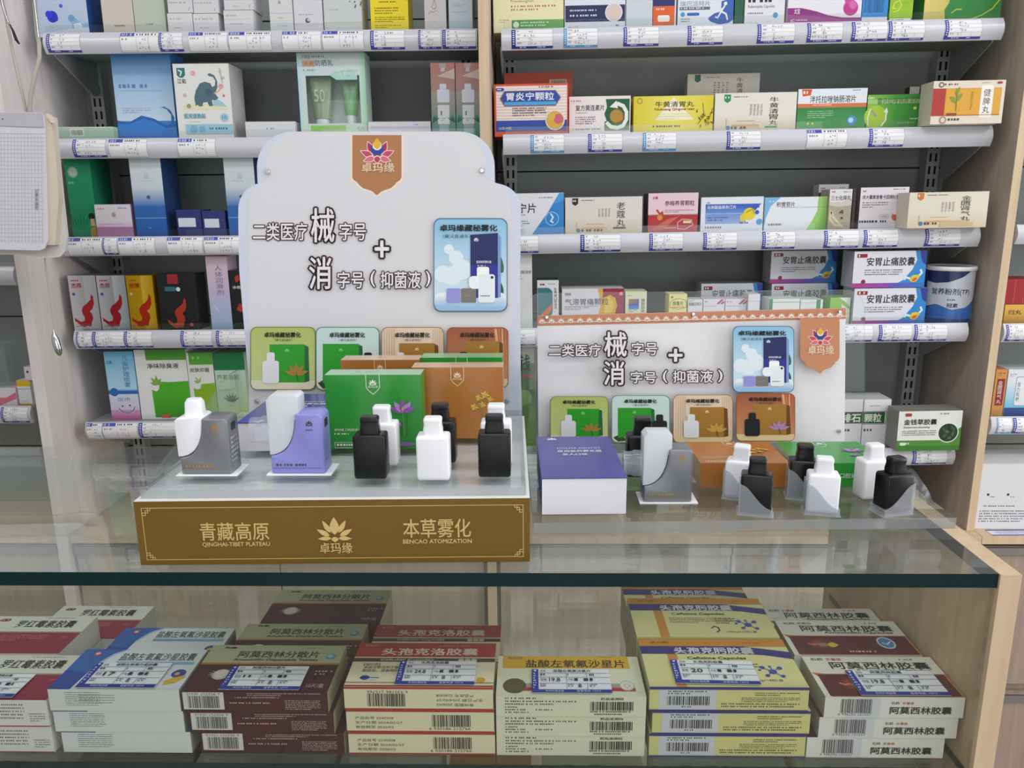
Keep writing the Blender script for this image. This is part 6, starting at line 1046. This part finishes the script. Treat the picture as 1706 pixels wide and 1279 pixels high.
# lower glass shelf: only the tops show at the very bottom of the picture
for x0, x1, c, ct, tt, lab in ((-60, 60, 'd4d6d2', 'c4c8c6', None, 'pale box on the lower glass shelf, leftmost'), (95, 292, '5a2028', '6a2830', '罗红霉素', 'dark maroon box on the lower glass shelf'), (302, 540, 'ccd2d0', 'c8cecc', '盐酸左氧氟沙星', 'pale grey titled box on the lower glass shelf'), (552, 728, 'd2d4d0', 'b8bcba', None, 'pale grey plain box on the lower glass shelf'), (742, 885, 'c88a52', 'cc8c50', None, 'orange box on the lower glass shelf'), (905, 1080, 'd4d2c0', 'c8c6b4', None, 'cream box on the lower glass shelf'), (1100, 1330, 'c8d0d4', '9ab0bc', None, 'pale blue box on the lower glass shelf'), (1350, 1560, 'd4d4d0', 'c4c4be', None, 'whitish box on the lower glass shelf, rightmost')):
    zl = CZ - .092 + .0004; Yl = .622; a, b = atY(x0, 1285, Yl), atY(x1, 1285, Yl); W_ = b.x - a.x
    tp = [('r', .04, .1, .96, .4, ct)] + ([('t', tt, .25, .62, .82, .9, '2c2e30', .01)] if tt else [('l', .2, .6, .8, .85, 1, '6a6c6c', .6)])
    mb = carton_mesh(W_, .057, .075, c, [('r', .05, .2, .95, .5, ct)], top=tp)
    tag(mb.build('medicine_box', None, Matrix.Translation(((a.x + b.x) / 2, Yl, zl))), lab, 'medicine box', 'boxes on the lower glass shelf')

# ================================================================ things hanging and lying about
# hanging grid notepad on a board, in front of the left panel
YN = 1.27
def slab(pts, y0, y1, name, parent, base, col, mat=PAPER, deco=None):
    mb = MB(); mb.prism([(p.x, p.z) for p in reversed([atY(x, y, y0) for x, y in pts])], y0, y1, col, mat)
    if deco: deco(mb)
    return mb.build(name, parent, Matrix.Translation(-base))
nb = atY(40, 425, YN); note = empty('hanging_notepad', nb, 'grid paper notepad hanging on cords at the left edge, before the shelves', 'notepad')
slab([(-260, 186), (60, 186), (92, 196), (97, 260), (104, 330), (111, 395), (109, 418), (100, 428), (78, 430), (30, 424), (-260, 424)], YN, YN + .006, 'backing_board', note, nb, 'd9d6ce', PRINT)
slab([(-255, 190), (84, 197), (92, 250), (98, 330), (92, 408), (-255, 410)], YN - .011, YN - .0005, 'page_block', note, nb, 'd6cbb8')
def grid(mb):
    f = PxFace(mb, YN - .0145)
    for i in range(14): f.k([(0 + 5.6 * i - 4, 222), (0 + 5.7 * i - 3, 405)], .35, 'a9a9ba')
    for i in range(28): f.k([(-40, 222 + 6.6 * i), (74, 223 + 6.6 * i)], .35, 'a9a9ba')
    f.p([(-100, 188), (70, 188), (73, 212), (-100, 206)], 'bdbcc4'); f.l(4, 197, 14, 201, 1, '8a4a5a', .7)
    for i, ch in enumerate('记录本编号'): f.t(ch, 59, 315 + 7 * i, 64.5, 321 + 7 * i, '4a4a58')
slab([(-250, 187), (70, 187), (74, 200), (80, 400), (74, 414), (66, 417), (-250, 411)], YN - .0145, YN - .0115, 'top_sheet', note, nb, 'd8d7de', PAPER, grid)
slab([(76, 188), (86, 192), (92, 205), (84, 204)], YN - .0146, YN - .0118, 'torn_corner', note, nb, 'ddd0bc')
def cord(pts, r, name, label, col=None, mat=CORDM, cat='cord', grp=None):
    q = [atY(x, y, Y) for x, y, Y in pts]; base = q[-1]; mb = MB(); mb.tube([p - base for p in q], r, mat=mat)
    o = mb.build(name, None, Matrix.Translation(base)); return tag(o, label, cat, grp)
cord([(55, -60, 1.26), (58, 10, 1.26), (62, 55, 1.26), (65, 72, 1.26), (66, 95, 1.26), (58, 125, 1.26), (51, 160, 1.26), (49, 192, 1.266)], .0032, 'hanging_strap', 'beige strap hanging down to the notepad, its right cord', grp='notepad cords')
cord([(-4, -60, 1.26), (2, -8, 1.26), (8, 18, 1.26), (14, 50, 1.26), (22, 90, 1.26), (33, 140, 1.26), (44, 186, 1.266)], .0022, 'hanging_strap', 'thin beige strap hanging down to the notepad, its left cord', grp='notepad cords')
mb = MB(); c0 = atY(64, 60, 1.252); mb.tube([atY(55.5, -60, 1.252) - c0, atY(56.5, 0, 1.252) - c0, atY(60, 30, 1.252) - c0, atY(63.5, 62, 1.252) - c0], .0016, mat=CHROME); tag(mb.build('hook_rod', None, Matrix.Translation(c0)), 'shiny metal hook rod above the right cord of the notepad', 'hook', 'metal hooks')
mb = MB(); c0 = atY(14, 30, 1.252); mb.tube([atY(-6, -60, 1.252) - c0, atY(3, 5, 1.252) - c0, atY(7, 18, 1.252) - c0, atY(14, 38, 1.252) - c0], .0019, mat=CHROME)
mb.tube([atY(16, 40, 1.252) - c0, atY(22, 52, 1.252) - c0, atY(27, 66, 1.252) - c0, atY(32, 73, 1.252) - c0], [.001, .0018, .0022, .0014], mat=BLACKP); tag(mb.build('hook_rod', None, Matrix.Translation(c0)), 'metal hook with dark tip above the left cord of the notepad', 'hook', 'metal hooks')
# pull cord with a chrome drop
q = [atY(74, 426, YN + .009), atY(79, 470, 1.28), atY(85, 515, 1.28), atY(90, 548, 1.28)]; pc = atY(95, 575, 1.28)
pull = empty('pull_cord', pc, 'thin pull cord with chrome drop hanging below the notepad', 'pull cord')
mb = MB(); mb.tube([p - pc for p in q], .0011, mat=CORDM); mb.build('cord', pull)
mb = MB(); n = 14; z0 = .0175
mb.loft([[(r_ * math.cos(2 * math.pi * i / n) + .06 * z_ * 0 + (-.12) * z_, r_ * .8 * math.sin(2 * math.pi * i / n), z_) for i in range(n)] for r_, z_ in ((.002, z0 + .008), (.0026, z0 + .002), (.0045, z0 - .001), (.0062, z0 - .009), (.0066, 0), (.0062, -.008), (.0048, -.0145), (.0022, -.0175))], mat=CHROME); mb.build('chrome_drop', pull)
# crumpled clear bag with something red in it, on the right cabinet top
rn = random.Random(4)
def lump(w, d, h, n=18, m=10, amp=.12, seed=1):
    r_ = random.Random(seed); ph = [r_.random() * 6 for _ in range(8)]; rings = []
    for j in range(m + 1):
        t = j / m; a = math.pi * (.5 * (1 - t)); ring = []
        for i in range(n):
            b = 2 * math.pi * i / n; k = 1 + amp * (math.sin(3 * b + ph[0] + 4 * t) + .7 * math.sin(7 * b + ph[1] - 5 * t) + .5 * math.sin(11 * b + ph[2] + 9 * t))
            s_ = math.sin(a) ** .7 if t < 1 else .05; ring.append((w / 2 * s_ * k * math.cos(b), d / 2 * s_ * k * math.sin(b), h * t * (1 + .08 * math.sin(5 * b + ph[3]))))
        rings.append(ring)
    return rings
bp = atY(1535, 840, 1.50); zt_ = BZ + .0008
mb = MB(); mb.loft(lump(.098, .105, .098, seed=3), mat=FILM, smooth=False); tag(mb.build('plastic_bag', None, Matrix.Translation((bp.x - .012, 1.535, zt_))), 'crumpled clear plastic bag under the lowest right shelf', 'bag')
mb = MB(); mb.loft(lump(.058, .06, .066, amp=.05, seed=9), '8c1f2c', GLOSS); tag(mb.build('red_pouch', None, Matrix.Translation((bp.x - .016, 1.533, zt_ + .001))), 'dark red pouch inside the crumpled clear plastic bag', 'pouch')
# far-right: label sheet and brown flap on the cabinet top
mb = MB(); mb.box((0, 0, 0), (.16, .028, .0006), 'dfe0ea', PAPER); f = Face(mb, (0, .028, .0006), (.16, 0, 0), (0, -.028, 0), mat=PAPER); f.r(0, 0, 1, .16, '4648a0'); f.r(0, .84, 1, 1, '4648a0'); f.l(.08, .25, .92, .78, 3, '5a5a68', .4)
p = atZ(1655, 893, BZ); tag(mb.build('label_sheet', None, Matrix.Translation((p.x, YP + .006, BZ + .0004)) @ Matrix.Rotation(R(1), 4, 'Z')), 'blue bordered label sheet lying before the large white printed carton', 'label sheet')
pf = atY(1648, 770, 1.50)
mb = MB(); mb.loft([[(0, 0, 0), (.09, 0, 0), (.09, .003, 0), (0, .003, 0)], [(0, -.012, .15), (.03, -.012, .15), (.03, -.009, .15), (0, -.009, .15)]], 'b08c78', PRINT, smooth=False); tag(mb.build('cardboard_flap', None, Matrix.Translation((PX['p2'][1] + .006, 1.605, BZ + .0006))), 'brown cardboard sheet standing behind the large white printed carton', 'cardboard')
# far-left: clear bin with upright boxes
b0, b1 = atY(-40, 640, YS + .02), atY(16, 640, YS + .02); zz = atY(4, 646, YS + .01).z + .0012
bin_ = empty('clear_bin', ((b0.x + b1.x) / 2, YS + .02, zz), 'clear acrylic bin on the pink and white box, far-left bay', 'bin'); w_ = b1.x - b0.x
for a, b in (((-w_ / 2, 0, 0), (w_ / 2, .0015, .085)), ((-w_ / 2, .055, 0), (w_ / 2, .0565, .085)), ((-w_ / 2, .0016, 0), (-w_ / 2 + .0015, .0549, .085)), ((w_ / 2 - .0015, .0016, 0), (w_ / 2, .0549, .085)), ((-w_ / 2 + .0016, .0016, 0), (w_ / 2 - .0016, .0549, .0015))):
    mb = MB(); mb.box(a, b, mat=ACRY); mb.build('bin_wall', bin_)
